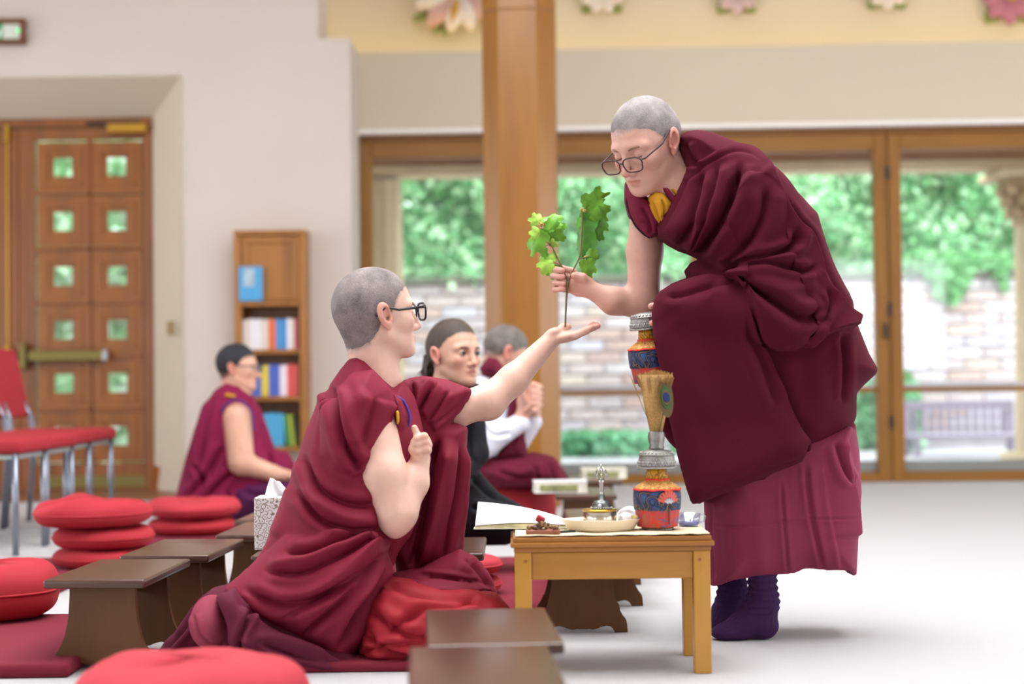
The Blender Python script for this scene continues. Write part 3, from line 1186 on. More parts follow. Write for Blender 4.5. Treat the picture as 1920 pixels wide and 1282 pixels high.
def foliage(name, label, lo, hi, n, size, cols, seed, dens=None, blob=True, bcol='3f6b3a'):
    r = np.random.default_rng(seed)
    root = empty(name, ((lo[0] + hi[0]) / 2, (lo[1] + hi[1]) / 2, max(lo[2], -0.03)), label=label, cat='hedge' if 'hedge' in name else 'shrub')
    verts, quads, cid = [], [], []
    ext = np.array(hi) - np.array(lo)
    c = np.array(lo) + r.random((n, 3)) * ext
    # clump the leaves
    ph = r.uniform(0, 6.28, 6)
    bulge = 0.5 + 0.5 * np.sin(c[:, 0] * 2.6 + ph[0]) * np.sin(c[:, 2] * 3.4 + ph[1]) + 0.3 * np.sin(c[:, 0] * 6.1 + ph[2] + c[:, 2] * 5)
    c[:, 1] = lo[1] + (c[:, 1] - lo[1]) * 0.6 + (1 - np.clip(bulge, 0, 1)) * ext[1] * 0.4
    if dens is not None:
        c = c[dens(c)]
    n = len(c)
    a = r.normal(size=(n, 3))
    a /= np.linalg.norm(a, axis=1)[:, None]
    bvec = np.cross(a, r.normal(size=(n, 3)))
    bvec /= np.linalg.norm(bvec, axis=1)[:, None]
    s = size * r.uniform(0.6, 1.4, n)[:, None]
    v = np.stack([c - a * s, c + bvec * s * 0.55, c + a * s, c - bvec * s * 0.55], 1).reshape(-1, 3)
    q = np.arange(4 * n).reshape(n, 4)
    o = mesh_np('foliage', v - np.array(root.location), q, None, root)
    for k in cols:
        m = plain('leaf_' + k, k, 0.6, var=0.15, vscale=2)
        o.data.materials.append(m)
    o.data.polygons.foreach_set('material_index', r.integers(0, len(cols), n).astype(np.int32))
    o['kind'] = 'stuff'
    if blob:
        b = MB()
        for k in range(40):
            p = np.array(lo) + r.random(3) * ext
            p[1] = lo[1] + ext[1] * 0.75
            b.ball(p - np.array(root.location), tuple(ext * np.array((0.09, 0.2, 0.16)) + 0.03), 8, 6)
        b.build('inner_growth', plain('hedge_core_' + bcol, bcol, 0.9, var=0.3, vscale=3), root, True)
    return root


foliage('hedge', 'lush green climbing hedge growing along the top of the brick wall', (-5.2, GY - 0.15, zg - 0.02), (6.6, GY + 1.4, 4.2), 42000, 0.055,
        ['a4dea6', '86c98e', 'bde9b8', '79b984', 'cdf0ca'], 3, bcol='7dbb8a')
foliage('trailing_ivy', 'pale green ivy trailing down the brick wall below the hedge', (at(1690, 600, GY)[0], GY - 0.12, zg - 0.25), (at(1885, 600, GY)[0], GY + 0.02, zg + 0.25), 2200, 0.05,
        ['9bd79b', '7cc283'], 5, dens=lambda c: np.sin(c[:, 0] * 9) > (zg - c[:, 2]) * 5 - 0.4, blob=False)
foliage('low_bush', 'low green bush at the foot of the brick wall left of bench', (at(1040, 850, 15)[0], 14.8, -0.03), (at(1220, 850, 15)[0], 15.3, 0.18), 1500, 0.05, ['8fd0a4', '74b88a'], 8)
foliage('climbing_shrub', 'green shrub climbing the brick wall beside the oak mullion', (at(1600, 850, 15.6)[0], 15.4, -0.03), (at(1722, 850, 15.6)[0], 15.8, 0.62), 2600, 0.055, ['8fd09c', '6db07c', 'a5dcb0'], 9)
foliage('small_shrub', 'small green shrub behind the bending person through the glass', (at(1262, 850, 15.4)[0], 15.2, -0.03), (at(1300, 850, 15.4)[0], 15.6, 0.5), 1200, 0.055, ['86cf98', '6fb880'], 10)

# slatted garden bench
BY = 14.6
gb0, gb1 = at(1694, 800, BY)[0], at(1900, 800, BY)[0]
gb = empty('garden_bench', ((gb0 + gb1) / 2, BY, -0.03), label='weathered grey slatted garden bench in front of brick wall', cat='bench')
M_gb = wood('weathered_wood', '9c94a4', '847c8c', 'x', 0.8)
hw_ = (gb1 - gb0) / 2
MB().b2((-hw_, -0.02, 0.42), (hw_, 0.02, 0.5), 0.006).build('top_rail', M_gb, gb)
MB().b2((-hw_, -0.4, 0.16), (hw_, 0.0, 0.2), 0.006).build('seat', M_gb, gb)
for x in (-hw_ + 0.03, hw_ - 0.03):
    for y in (-0.36, 0.0):
        MB().b2((x - 0.03, y - 0.03, 0), (x + 0.03, y + 0.03, 0.42 if y == 0 else 0.16), 0.004).build('leg', M_gb, gb)
sl = MB().b2((-0.022, -0.012, 0.2), (0.022, 0.012, 0.42), 0.003).mesh('slat')
ns = 11
for k in range(ns):
    link('slat', sl, M_gb, gb, (-hw_ + 0.1 + k * (2 * hw_ - 0.2) / (ns - 1), 0, 0))
# garden seen through the door panes
foliage('garden_hedge', 'green garden hedge seen through the small door panes', (-5.5, 14.0, -0.03), (-2.2, 15.0, 3.2), 6000, 0.08, ['d4f2cc', 'bce8b4', 'e2f4e0'], 12, bcol='b4deac')

# ------------------------------------------------------------------ low bench tables
M_dk = wood('dark_bench_top', '4a2819', '381d11', 'y', 0.32, 8, 0.4)
M_dkp = wood('dark_bench_panel', '5e3812', '47280a', 'z', 0.6, 6, 0.0)
BW, BL, BH = 0.253, 0.46, 0.233


def smooth_poly(pts, sub=5):
    return spline(pts, False, sub)


def bench_panel():
    w, t, h = BW / 2, BW / 2 * 0.66, BH - 0.02
    rt = [(t, h), (t * 1.01, h * 0.8), (t * 1.07, h * 0.55), (t * 1.25, h * 0.28), (w * 0.97, 0.035), (w, 0.0)]
    rt = [tuple(p) for p in spline(rt, sub=4)]
    ft = [(w - 0.036, 0.0), (w - 0.04, 0.012), (w - 0.052, 0.02), (w - 0.075, 0.016), (w - 0.095, 0.009), (0.012, 0.012)]
    ft = [tuple(p) for p in spline(ft, sub=3)]
    right = rt + ft
    left = [(-x, z) for x, z in right[::-1]]
    return right + left


_pm = MB().prism(bench_panel(), -0.009, 0.009, 1, 0.002).mesh('end_panel')
_tm = MB().box((0, 0, BH - 0.011), (BW, BL, 0.022), None, 0.007, 3).mesh('top_board')
_rm = MB().box((0, 0, BH - 0.05), (0.016, 0.29, 0.05), None, 0.002).mesh('stretcher')
_tm.shade_smooth()


def bench(px, py, label, rz=0.0, z=0.0, X=None, Y=None):
    """px,py: middle of the near edge of the top"""
    p = on_z(px, py, BH + z)
    if X is not None:
        p = np.array((X, Y, 0))
    c = p[:2] + np.array((-math.sin(rz), math.cos(rz))) * BL / 2
    r = empty('low_bench_table', (c[0], c[1], z), rz, label, 'bench', 'low dark bench tables standing in rows')
    link('top_board', _tm, M_dk, r)
    link('end_panel', _pm, M_dkp, r, (0, -0.15, 0))
    link('end_panel', _pm, M_dkp, r, (0, 0.15, 0))
    link('stretcher', _rm, M_dkp, r)
    return r


bench(175, 1087, 'dark low bench table at left standing nearest, beside the round red cushion', -0.05)
bench(307, 1041, 'dark low bench table second in left row, just behind the nearest', -0.05)
bench(478, 1002, 'dark low bench table third in left row, behind the tissue box', -0.04)
bench(506, 975, 'dark low bench table farthest in left row before the seated figure in magenta', -0.04)
b5 = bench(555, 1041, 'dark low bench table carrying the patterned tissue box')
bench(822, 1038, 'dark low bench table behind the kneeling person, its right end showing')
bench(930, 1208, 'dark low bench table in the foreground, second from the camera', 0.06)
bench(918, 1302, 'dark low bench table at the bottom edge, nearest the camera', 0.06)
R1 = bench(0, 0, 'dark low bench table standing behind the light wooden table', 0, X=0.19, Y=4.45)
bench(0, 0, 'dark low bench table second behind the light wooden table', 0, X=0.275, Y=4.96)
bench(0, 0, 'dark low bench table third behind the light wooden table', 0, X=0.31, Y=5.47)
bench(0, 0, 'dark low bench table under the nearer far-off book', 0, X=0.30, Y=6.62)
bench(0, 0, 'dark low bench table under the farthest book by the glazed doors', 0, X=0.385, Y=7.5)

# ------------------------------------------------------------------ cushions and mats
M_cush = plain('red_velour', 'a8222f', 0.85, var=0.06, vscale=9, bmp=0.15, bscale=300, sheen=0.2)
M_cush2 = plain('red_velour_pale', 'b5303c', 0.85, var=0.06, vscale=9, bmp=0.15, bscale=300, sheen=0.2)
M_mat = plain('maroon_mat_cloth', '700d26', 0.9, var=0.05, bmp=0.1, bscale=400, sheen=0.2)


def cushion(x, y, z, r, h, label, mat=M_cush, seed=0, lump=0.012, pleat=18, sx=1.0, sy=1.0, sag=0.0, group='red round meditation cushions'):
    root = empty('meditation_cushion', (x, y, z), label=label, cat='cushion', group=group)
    rr = np.random.default_rng(seed)
    n = 72
    ph = rr.uniform(0, 6.28, 8)
    prof = []
    for i in range(25):
        t = -math.pi / 2 + math.pi * i / 24
        c_, s_ = math.cos(t), math.sin(t)
        prof.append((r * (abs(c_) ** 0.32), h / 2 + h / 2 * math.copysign(abs(s_) ** 0.9, s_), c_))
    b = MB()
    rings = []
    for (q, zq, cc) in prof:
        ring = []
        for k in range(n):
            a = 2 * math.pi * k / n
            pl = 1 + 0.012 * math.cos(a * pleat + ph[0]) * (1 - cc) * 1.5 + 0.02 * math.sin(3 * a + ph[1]) + 0.012 * math.sin(7 * a + ph[2])
            up = max(0, (zq / h - 0.5)) * 2
            dz = lump * up * (math.sin(2 * a + ph[3]) + 0.7 * math.sin(5 * a + ph[4] + q * 20) + 0.5 * math.sin(q * 18 * math.cos(a + ph[5]))) - sag * up * (1 - q / r) ** 2
            ring.append(b.bm.verts.new((q * pl * math.cos(a) * sx, q * pl * math.sin(a) * sy, max(zq + dz, 0.0 if zq > 0.002 else 0))))
        rings.append(ring)
    for r0, r1 in zip(rings, rings[1:]):
        for k in range(n):
            b.bm.faces.new((r0[k], r0[(k + 1) % n], r1[(k + 1) % n], r1[k]))
    bmesh.ops.remove_doubles(b.bm, verts=b.bm.verts, dist=1e-5)
    b.build('cushion_body', mat, root, True)
    # piped seam round the rim
    pts = []
    for k in range(n + 1):
        a = 2 * math.pi * k / n
        pl = 1 + 0.02 * math.sin(3 * a + ph[1]) + 0.012 * math.sin(7 * a + ph[2])
        pts.append((r * pl * 0.999 * math.cos(a) * sx, r * pl * 0.999 * math.sin(a) * sy, h * 0.5))
    MB().tube(pts, 0.004, 6).build('piping', mat, root, True)
    return root


def mat_slab(name, c, d, label, rz=0.0, h=0.03):
    r = empty(name, c, rz, label, 'mat')
    MB().box((0, 0, h / 2), (d[0], d[1], h), None, min(h * 0.45, 0.014), 3).build('pad', M_mat, r, True)
    b = MB()
    hw, hd = d[0] / 2 - 0.004, d[1] / 2 - 0.004
    b.tube([(-hw, -hd, h * 0.5), (hw, -hd, h * 0.5), (hw, hd, h * 0.5), (-hw, hd, h * 0.5), (-hw, -hd, h * 0.5)], 0.004, 6)
    b.build('seam', M_mat, r)
    return r


# left stack
p = on_z(178, 1072, 0.02)
cy = p[1] + 0.2
cx = at(178, 1000, cy)[0]
mat_slab('floor_mat', (cx - 0.08, cy - 0.05, 0), (0.72, 0.7), 'maroon floor mat under the left stack of red cushions', h=0.022)
zc = 0.022
for k, (hk, lab) in enumerate(((0.07, 'lowest red cushion of the left stack of three'), (0.08, 'middle red cushion of the left stack of three'), (0.10, 'lumpy top red cushion of the left stack of three'))):
    cushion(cx + (0.03 if k < 2 else -0.01), cy, zc, 0.19 if k < 2 else 0.222, hk, lab, M_cush, k + 1, 0.003 if k < 2 else 0.010)
    zc += hk + 0.001
# second stack
p = at(362, 980, 7.4)
mat_slab('floor_mat', (p[0], 7.4, 0), (0.75, 0.8), 'maroon floor mat under the second stack of red cushions', h=0.02)
cushion(p[0], 7.4, 0.02, 0.2, 0.075, 'lower red cushion of the second stack near the seated figure', M_cush, 11, 0.004)
cushion(p[0], 7.4, 0.097, 0.215, 0.085, 'upper red cushion of the second stack near the seated figure', M_cush2, 12, 0.006)
# near left cushion on mat
p = on_z(10, 1195, 0.03)
mat_slab('floor_mat', (at(-60, 1200, 4.35)[0], 4.35, 0), (0.78, 0.86), 'maroon mat at the left edge under the round red cushion', h=0.035)
cushion(at(-8, 1140, 4.72)[0], 4.72, 0.036, 0.185, 0.16, 'plump round red cushion cut by the left edge, beside nearest bench', M_cush, 21, 0.004, 30)
mat_slab('floor_mat', (at(20, 1085, 5.75)[0] - 0.05, 5.62, 0), (0.6, 0.42), 'dark maroon mat at left edge under the crumpled white cloth', h=0.03)
# foreground cushion
p = at(357, 1240, 2.9)
mat_slab('floor_mat', (p[0] - 0.02, 2.9, 0), (0.62, 0.62), 'maroon mat under the red cushion at the bottom edge', h=0.05)
cushion(p[0], 2.9, 0.05, 0.215, 0.17, 'large red cushion at the bottom edge, nearest the camera', M_cush2, 31, 0.005, 24)
# behind the kneeling figure, right
p = at(885, 1060, 5.0)
mat_slab('floor_mat', (at(1000, 1100, 5.1)[0] - 0.24, 5.15, 0), (0.62, 0.9), 'crimson mat behind the kneeling person beside the bench row', h=0.03)
for k, lab in enumerate(('lower red cushion of the pair behind the kneeling person', 'upper red cushion of the pair behind the kneeling person')):
    cushion(at(862, 1060, 5.15)[0], 5.15, 0.032 + 0.062 * k, 0.135, 0.06, lab, M_cush2, 41 + k, 0.002, 16)
# under the kneeling figure
mat_slab('floor_mat', (at(620, 1200, 4.25)[0], 4.26, 0), (0.86, 0.62), 'maroon mat under the kneeling person in the foreground', h=0.025)
# white cloth
wc = empty('crumpled_cloth', (at(0, 1085, 5.55)[0], 5.5, 0.032), label='crumpled white cloth lying on mat at the left edge', cat='cloth')
b = MB()
g = 22
vs = []
for i in range(g):
    for j in range(g):
        u, v = i / (g - 1) - 0.5, j / (g - 1) - 0.5
        e = max(0, 1 - (u * u + v * v) * 4.2)
        vs.append(b.bm.verts.new((u * 0.16, v * 0.14, 0.004 + 0.045 * e * (0.65 + 0.35 * math.sin(9 * u + 3) * math.cos(11 * v)))))
for i in range(g - 1):
    for j in range(g - 1):
        b.bm.faces.new((vs[i * g + j], vs[(i + 1) * g + j], vs[(i + 1) * g + j + 1], vs[i * g + j + 1]))
o = b.build('cloth_sheet', plain('white_cloth', 'e6e4e6', 0.9), wc, True)
o.modifiers.new('thick', 'SOLIDIFY').thickness = 0.002

# ------------------------------------------------------------------ chairs
M_seat = plain('red_upholstery', '9e1f2b', 0.8, var=0.05, bmp=0.1, bscale=500, sheen=0.25)
M_leg = plain('chair_metal', '8a8f9c', 0.35, 0.75)


def make_chair():
    """faces +x, origin on the floor below the middle of the seat"""
    r = empty('stacking_chair', (0, 0, 0))
    b = MB().box((0, 0, 0), (0.46, 0.41, 0.06), None, 0.026, 4)
    b.build('seat', M_seat, r, True, loc=(0, 0, 0.455))
    MB().box((0, 0, 0.412), (0.40, 0.37, 0.022), None, 0.004).build('seat_plate', plain('seat_plate', 'a8b8b4', 0.5), r)
    for sy in (-1, 1):
        MB().tube(((0.2, sy * 0.185, 0.0), (0.2, sy * 0.185, 0.43)), 0.0135, 10).build('leg', M_leg, r, True)
        MB().tube(((-0.23, sy * 0.17, 0.0), (-0.2, sy * 0.17, 0.43), (-0.215, sy * 0.16, 0.55), (-0.25, sy * 0.15, 0.62)), 0.0135, 10).build('leg', M_leg, r, True)
    bk = MB().box((0, 0, 0), (0.045, 0.40, 0.36), None, 0.02, 4)
    bk.build('backrest', M_seat, r, True, loc=(-0.285, 0, 0.72), rot=(0, -0.22, 0))
    return r


ch0 = make_chair()
for k, (pxr, Yc, lab) in enumerate(((70, 6.9, 'red upholstered metal chair nearest the camera in left row'), (124, 7.33, 'red upholstered metal chair second from the camera in left row'),
                                    (158, 7.76, 'red upholstered metal chair third from the camera in left row'), (200, 8.2, 'red upholstered metal chair farthest in left row, its backrest showing'))):
    o = ch0 if k == 0 else copy_tree(ch0)
    xr_ = at(pxr, 830, Yc)[0]
    o.location = (xr_ - 0.23, Yc, 0)
    o.rotation_euler = (0, 0, -0.03)
    tag(o, lab, 'chair', 'row of red chairs in front of the wooden door')

# ------------------------------------------------------------------ light wooden table and what lies on it
M_tab = wood('honey_wood', 'b07a2c', '99651f', 'x', 0.38, 7, 0.3)
M_tabz = wood('honey_wood_leg', 'b8842f', 'a06e24', 'z', 0.38, 7, 0.3)
M_tabd = wood('table_edge_wood', '9c6426', '83501b', 'x', 0.38, 7, 0.3)
TX0, TX1 = at(957, 1010, 3.87)[0], at(1340, 1010, 3.87)[0]
TY0, TY1, TZ = 3.87, 4.18, 0.333
tab = empty('low_table', ((TX0 + TX1) / 2, (TY0 + TY1) / 2, 0), label='honey coloured low wooden table holding the ritual objects', cat='table')
hx, hy = (TX1 - TX0) / 2, (TY1 - TY0) / 2
b = MB()
b.box((0, 0, TZ - 0.006), (2 * hx - 0.012, 2 * hy - 0.012, 0.012), None, 0.003, 2)
b.box((0, 0, TZ - 0.018), (2 * hx, 2 * hy, 0.012), None, 0.004, 2)
b.box((0, 0, TZ - 0.030), (2 * hx - 0.016, 2 * hy - 0.016, 0.012), None, 0.003, 2)
b.build('table_top', M_tabd, tab)
lx, ly = hx - 0.03, hy - 0.032
for sx_ in (-1, 1):
    for sy_ in (-1, 1):
        lg = MB().box((0, 0, 0), (0.041, 0.041, TZ - 0.036), None, 0.003, 2).build('leg', M_tabz, tab, loc=(sx_ * lx, sy_ * ly, (TZ - 0.036) / 2))
        MB().lathe([(0.004, 0), (0.0038, 0.0015)], 12).build('peg', M_tabd, lg, loc=(0.006 * sx_ * -1, -0.0205 if sy_ < 0 else 0.0205, (TZ - 0.036) / 2 - 0.022), rot=(math.pi / 2 if sy_ < 0 else -math.pi / 2, 0, 0))
for sy_ in (-1, 1):
    MB().box((0, sy_ * (ly + 0.004), TZ - 0.036 - 0.034), (2 * lx - 0.041, 0.02, 0.066), None, 0.002).build('apron', M_tab, tab)
for sx_ in (-1, 1):
    MB().box((sx_ * (lx + 0.004), 0, TZ - 0.036 - 0.034), (0.02, 2 * ly - 0.041, 0.066), None, 0.002).build('apron', M_tab, tab)


def tpt(px, Y, z=TZ):
    return np.array((at(px, 990, Y)[0], Y, z))


# table cloth
M_lace = plain('cream_cloth', 'e0d3b2', 0.95, var=0.08, vscale=120, bmp=0.5, bscale=350, bdist=0.002)
b = MB()
gx_, gy_ = 60, 24
vs = []
for i in range(gx_):
    for j in range(gy_):
        u, v = i / (gx_ - 1), j / (gy_ - 1)
        x = -hx + 0.012 + u * (2 * hx - 0.022)
        y = -hy + 0.012 + v * (2 * hy - 0.03) + 0.003 * math.sin(u * 60) * (1 if j == 0 else 0)
        lift = 0.0025 + 0.0015 * math.sin(u * 14 + v * 3) ** 2 + 0.010 * max(0, (u - 0.86) / 0.14) * max(0, math.sin(u * 30 + v * 2)) ** 2
        vs.append(b.bm.verts.new((x, y, lift)))
for i in range(gx_ - 1):
    for j in range(gy_ - 1):
        b.bm.faces.new((vs[i * gy_ + j], vs[(i + 1) * gy_ + j], vs[(i + 1) * gy_ + j + 1], vs[i * gy_ + j + 1]))
tc_ = b.build('table_cloth', M_lace, None, True, loc=((TX0 + TX1) / 2, (TY0 + TY1) / 2, TZ))
tag(tc_, 'cream textured cloth spread over the low wooden table', 'table cloth')
tc_.modifiers.new('thick', 'SOLIDIFY').thickness = 0.0018
TZc = TZ + 0.0045

# ritual vase with brocade skirt
M_sil = plain('chased_silver', '8e8b87', 0.4, 0.85, var=0.2, vscale=120, bmp=0.5, bscale=260, bdist=0.003)
M_silp = plain('silver_rim', 'a6a4a0', 0.35, 0.85)


def brocade(name, base, pat, sc, third=None):
    """woven scrolls: thin contour lines of a smooth noise"""
    if name in MATS:
        return MATS[name]
    m, nt, bs = new_mat(name)
    v = coords(nt)
    f = noise(nt, v, sc, 0.6, 0.4)
    B, A, C3 = lin(base), lin(pat), lin(third or pat)
    st = [(0.34, A), (0.37, B), (0.43, B), (0.45, A), (0.49, A), (0.51, B), (0.57, B), (0.585, C3), (0.61, C3), (0.625, B), (0.68, B), (0.7, A)]
    nt.links.new(ramp(nt, f, st), bs.inputs['Base Color'])
    bs.inputs['Roughness'].default_value = 0.6
    bs.inputs['Sheen Weight'].default_value = 0.1
    MATS[name] = m
    return m


M_navy = brocade('navy_brocade', '17173a', '2a4478', 42, '7a6a48')
M_redb = brocade('red_brocade', 'c92a1e', 'a0503c', 40, '5a5a80')
M_goldb = brocade('gold_brocade', 'b06a24', 'd8a850', 60, 'd8a850')
M_yel = brocade('yellow_brocade', 'cf9410', '8a5a20', 40, '4a5a30')
M_cord = plain('red_cord', 'e0382c', 0.6, sheen=0.2)
wob = lambda amp, n: (lambda r, z, a: r * (1 + amp * math.cos(a * n)))


def vase(name, label, cat, loc, rot=(0, 0, 0), grass=True):
    r = empty(name, loc, label=label, cat=cat, rot=rot)
    MB().lathe([(0.040, 0), (0.040, 0.004), (0.036, 0.008)], 40).build('foot', plain('silver_foot', '76726e', 0.35, 0.85), r, True)
    b = MB()
    for k in range(44):
        a = 2 * math.pi * k / 44
        b.box((0.0385 * math.cos(a), 0.0385 * math.sin(a), 0.0075), (0.004, 0.0022, 0.007), (0, 0, a))
    b.build('fringe', plain('gold_fringe', '8a6a3c', 0.6), r)
    MB().lathe([(0.040, 0.008), (0.050, 0.009), (0.0525, 0.03), (0.0555, 0.052), (0.0565, 0.058), (0.02, 0.058)], 72, fn=wob(0.012, 18)).build('red_skirt', M_redb, r, True)
    MB().lathe([(0.02, 0.051), (0.0575, 0.051), (0.0592, 0.07), (0.0595, 0.09), (0.0575, 0.101), (0.02, 0.102)], 72, fn=wob(0.010, 14)).build('navy_band', M_navy, r, True)
    MB().lathe([(0.02, 0.1), (0.0575, 0.1005), (0.056, 0.106), (0.044, 0.114), (0.031, 0.122), (0.028, 0.126), (0.01, 0.126)], 56, fn=wob(0.008, 12)).build('gold_shoulder', M_goldb, r, True)
    MB().tube([(0.0585 * math.cos(2 * math.pi * k / 60), 0.0585 * math.sin(2 * math.pi * k / 60), 0.1015 + 0.0008 * math.sin(k)) for k in range(61)], 0.0022, 6).build('rim_cord', M_cord, r, True)
    MB().lathe([(0.01, 0.119), (0.030, 0.12), (0.0305, 0.127), (0.027, 0.128)], 48, fn=wob(0.02, 24)).build('neck_cord', M_cord, r, True)
    MB().lathe([(0.01, 0.125), (0.0275, 0.126), (0.0265, 0.14), (0.0245, 0.154), (0.01, 0.154)], 48, fn=wob(0.01, 9)).build('yellow_neck', M_yel, r, True)
    MB().lathe([(0.02, 0.152), (0.0478, 0.153), (0.0485, 0.1555), (0.047, 0.157)], 56).build('dish_rim', M_silp, r, True)
    MB().lathe([(0.03, 0.155), (0.0465, 0.157), (0.0465, 0.166), (0.0435, 0.183), (0.043, 0.186), (0.02, 0.186)], 72, fn=wob(0.006, 24)).build('dish', M_sil, r, True)
    MB().lathe([(0.02, 0.184), (0.0445, 0.185), (0.0445, 0.188), (0.041, 0.190), (0.036, 0.196), (0.02, 0.199), (0.018, 0.2)], 56, fn=wob(0.01, 24)).build('dish_lid', M_sil, r, True)
    rel = MB()
    for k in range(18):
        a = 2 * math.pi * k / 18
        rb_ = 0.0462
        rel.ball((rb_ * math.cos(a), rb_ * math.sin(a), 0.1675), (0.0032, 0.0032, 0.0042), 8, 6)
        for j in range(6):
            t = 2 * math.pi * j / 6
            da, dz = 0.0058 * math.cos(t) / rb_, 0.0072 * math.sin(t)
            q_ = rb_ - 0.0012 * (1 + math.sin(t))
            rel.ball((q_ * math.cos(a + da), q_ * math.sin(a + da), 0.1685 + dz), (0.0022, 0.0022, 0.0028), 6, 5)
    for rr_, zz_, n_ in ((0.0478, 0.1572, 60), (0.0438, 0.1865, 54), (0.0400, 0.1915, 26)):
        for k in range(n_):
            a = 2 * math.pi * k / n_
            rel.ball((rr_ * math.cos(a), rr_ * math.sin(a), zz_), 0.0016 if n_ > 30 else 0.003, 6, 5)
    rel.build('relief', M_silp, r, True)
    # flower applique facing the viewer side of the skirt
    pet = MB()
    for k in range(9):
        a = math.radians(-72 + 18 * k)
        c = np.array((math.sin(a) * 0.020, 0, math.cos(a) * 0.024))
        pet.box((c[0], 0, c[2]), (0.0065, 0.0012, 0.018), (0, a, 0), 0.0005)
    for k in range(5):
        a = math.radians(-50 + 25 * k)
        pet.box((math.sin(a) * 0.009, -0.0008, math.cos(a) * 0.010 - 0.002), (0.004, 0.0012, 0.011), (0, a, 0), 0.0004)
    me = pet.mesh('flower_applique')
    me.materials.append(plain('coral_petal', 'cf5a4c', 0.6))
    me.materials.append(plain('pale_petal', 'b9bcc0', 0.6))
    for f in me.polygons:
        cc = math.hypot(f.center.x, f.center.z)
        f.material_index = 1 if cc < 0.0165 and f.center.y < -0.0005 else 0
    # wrap it on the vase
    a0 = math.radians(-66)
    for v in me.vertices:
        an = a0 + v.co.x / 0.059
        zz_ = 0.068 + v.co.z
        rad = 0.0603 - v.co.y
        v.co = (rad * math.cos(an), rad * math.sin(an), zz_)
    link('flower_applique', me, None, r)
    st = MB().box((0, 0, 0), (0.003, 0.0012, 0.045), None, 0.0004)
    st.build('flower_stem', plain('navy_thread', '2a2038', 0.7), r, loc=(0.0585 * math.cos(a0), 0.0585 * math.sin(a0), 0.04), rot=(0, 0, a0 + math.pi / 2))
    if grass:
        MB().lathe([(0.016, 0.198), (0.019, 0.204), (0.0165, 0.21), (0.0195, 0.222), (0.0205, 0.232), (0.019, 0.242), (0.0165, 0.245)], 48, fn=wob(0.04, 10)).build('handle', M_sil, r, True)
        gm = plain('kusha_grass', 'a8824a', 0.7, var=0.3, vscale=300)
        gb_ = MB()
        rr = random.Random(4)
        for k in range(520):
            a = rr.uniform(0, 2 * math.pi)
            q = math.sqrt(rr.random())
            r0, r1 = 0.0155 * q, 0.047 * q + rr.uniform(-0.002, 0.002)
            zt = 0.396 + rr.uniform(-0.012, 0.006) - 0.012 * q
            gb_.tube(((r0 * math.cos(a), r0 * math.sin(a), 0.243), (0.5 * (r0 + r1) * 0.92 * math.cos(a), 0.5 * (r0 + r1) * 0.92 * math.sin(a), 0.32), (r1 * math.cos(a + 0.05), r1 * math.sin(a + 0.05), zt)), 0.0009, 3, False)
        for k in range(5):
            a = math.radians(180 + 8 * k)
            gb_.tube(((-0.012, -0.006, 0.25), (-0.035, -0.012 + 0.003 * k, 0.31), (-0.056 - 0.002 * k, -0.012 + 0.004 * k, 0.37 + 0.004 * k)), 0.0006, 3, False)
        gg_ = gb_.build('kusha_grass', gm, r)
        gg_['kind'] = 'stuff'
        MB().lathe([(0.0152, 0.243), (0.026, 0.29), (0.043, 0.386), (0.012, 0.384)], 36).build('grass_core', gm, r, True)
        # peacock feather
        fe = empty('peacock_feather', (0, 0, 0))
        fe.parent = r
        bpy.data.objects.remove(fe)

        def eye(name, col, w, h, off, met=0.3):
            b = MB()
            n_ = 24
            c0 = b.bm.verts.new((0, 0, 0))
            ring = [b.bm.verts.new((w * math.cos(2 * math.pi * k / n_), 0.0025 * 0, h * math.sin(2 * math.pi * k / n_))) for k in range(n_)]
            for k in range(n_):
                b.bm.faces.new((c0, ring[k], ring[(k + 1) % n_]))
            o = b.build(name, plain('feather_' + name, col, 0.35, met, sheen=0.3), r, loc=(0.022, -0.0445 - off, 0.33), rot=(-0.27, 0.12, 0.5))
            o.modifiers.new('thick', 'SOLIDIFY').thickness = 0.0012
            return o
        eye('feather_vane', '54441e', 0.021, 0.052, 0.0)
        eye('feather_green', '33521e', 0.017, 0.03, 0.0016)
        eye('feather_bronze', '5a4a22', 0.0145, 0.02, 0.003)
        eye('feather_eye', '10205a', 0.010, 0.0125, 0.0046)
        MB().tube(((0.006, -0.017, 0.245), (0.014, -0.030, 0.285), (0.022, -0.0445, 0.33)), 0.0012, 5).build('feather_quill', plain('quill', '4a4a24', 0.6), r)
    return r


vp = tpt(1233, 4.0, TZc)
v1 = vase('ritual_vase', 'brocade-skirted ritual vase with grass sprinkler and peacock feather on table', 'vase', vp)

# tray
trp = tpt(1127, 3.99, TZc + 0.001)
tray = empty('dish', trp, label='shallow cream dish holding bell and tin on the table', cat='dish')
sq = lambda r, z, a: r * (1 + 0.06 * math.cos(4 * a)) if r > 0.03 else r
o = MB().lathe([(0.02, 0.0), (0.07, 0.0), (0.078, 0.004), (0.092, 0.026), (0.095, 0.028), (0.093, 0.029), (0.075, 0.008), (0.02, 0.005)], 64, fn=sq).build('dish_body', plain('cream_glaze', 'e6d6c0', 0.3, coat=0.4), tray, True)
o.scale = (1, 0.72, 1)
tz = trp[2] + 0.008
tin = empty('tin', (trp[0] - 0.003, trp[1], tz), label='round silver tin with gold rim in the cream dish', cat='tin')
MB().lathe([(0.038, 0), (0.0415, 0.002), (0.0415, 0.040), (0.038, 0.0415)], 48).build('tin_body', plain('tin_metal', 'c9c0ac', 0.2, 0.9), tin, True)
MB().lathe([(0.02, 0.0405), (0.043, 0.0408), (0.043, 0.0445), (0.02, 0.0448)], 48).build('gold_rim', plain('gold_metal', 'c9a548', 0.3, 0.9), tin, True)
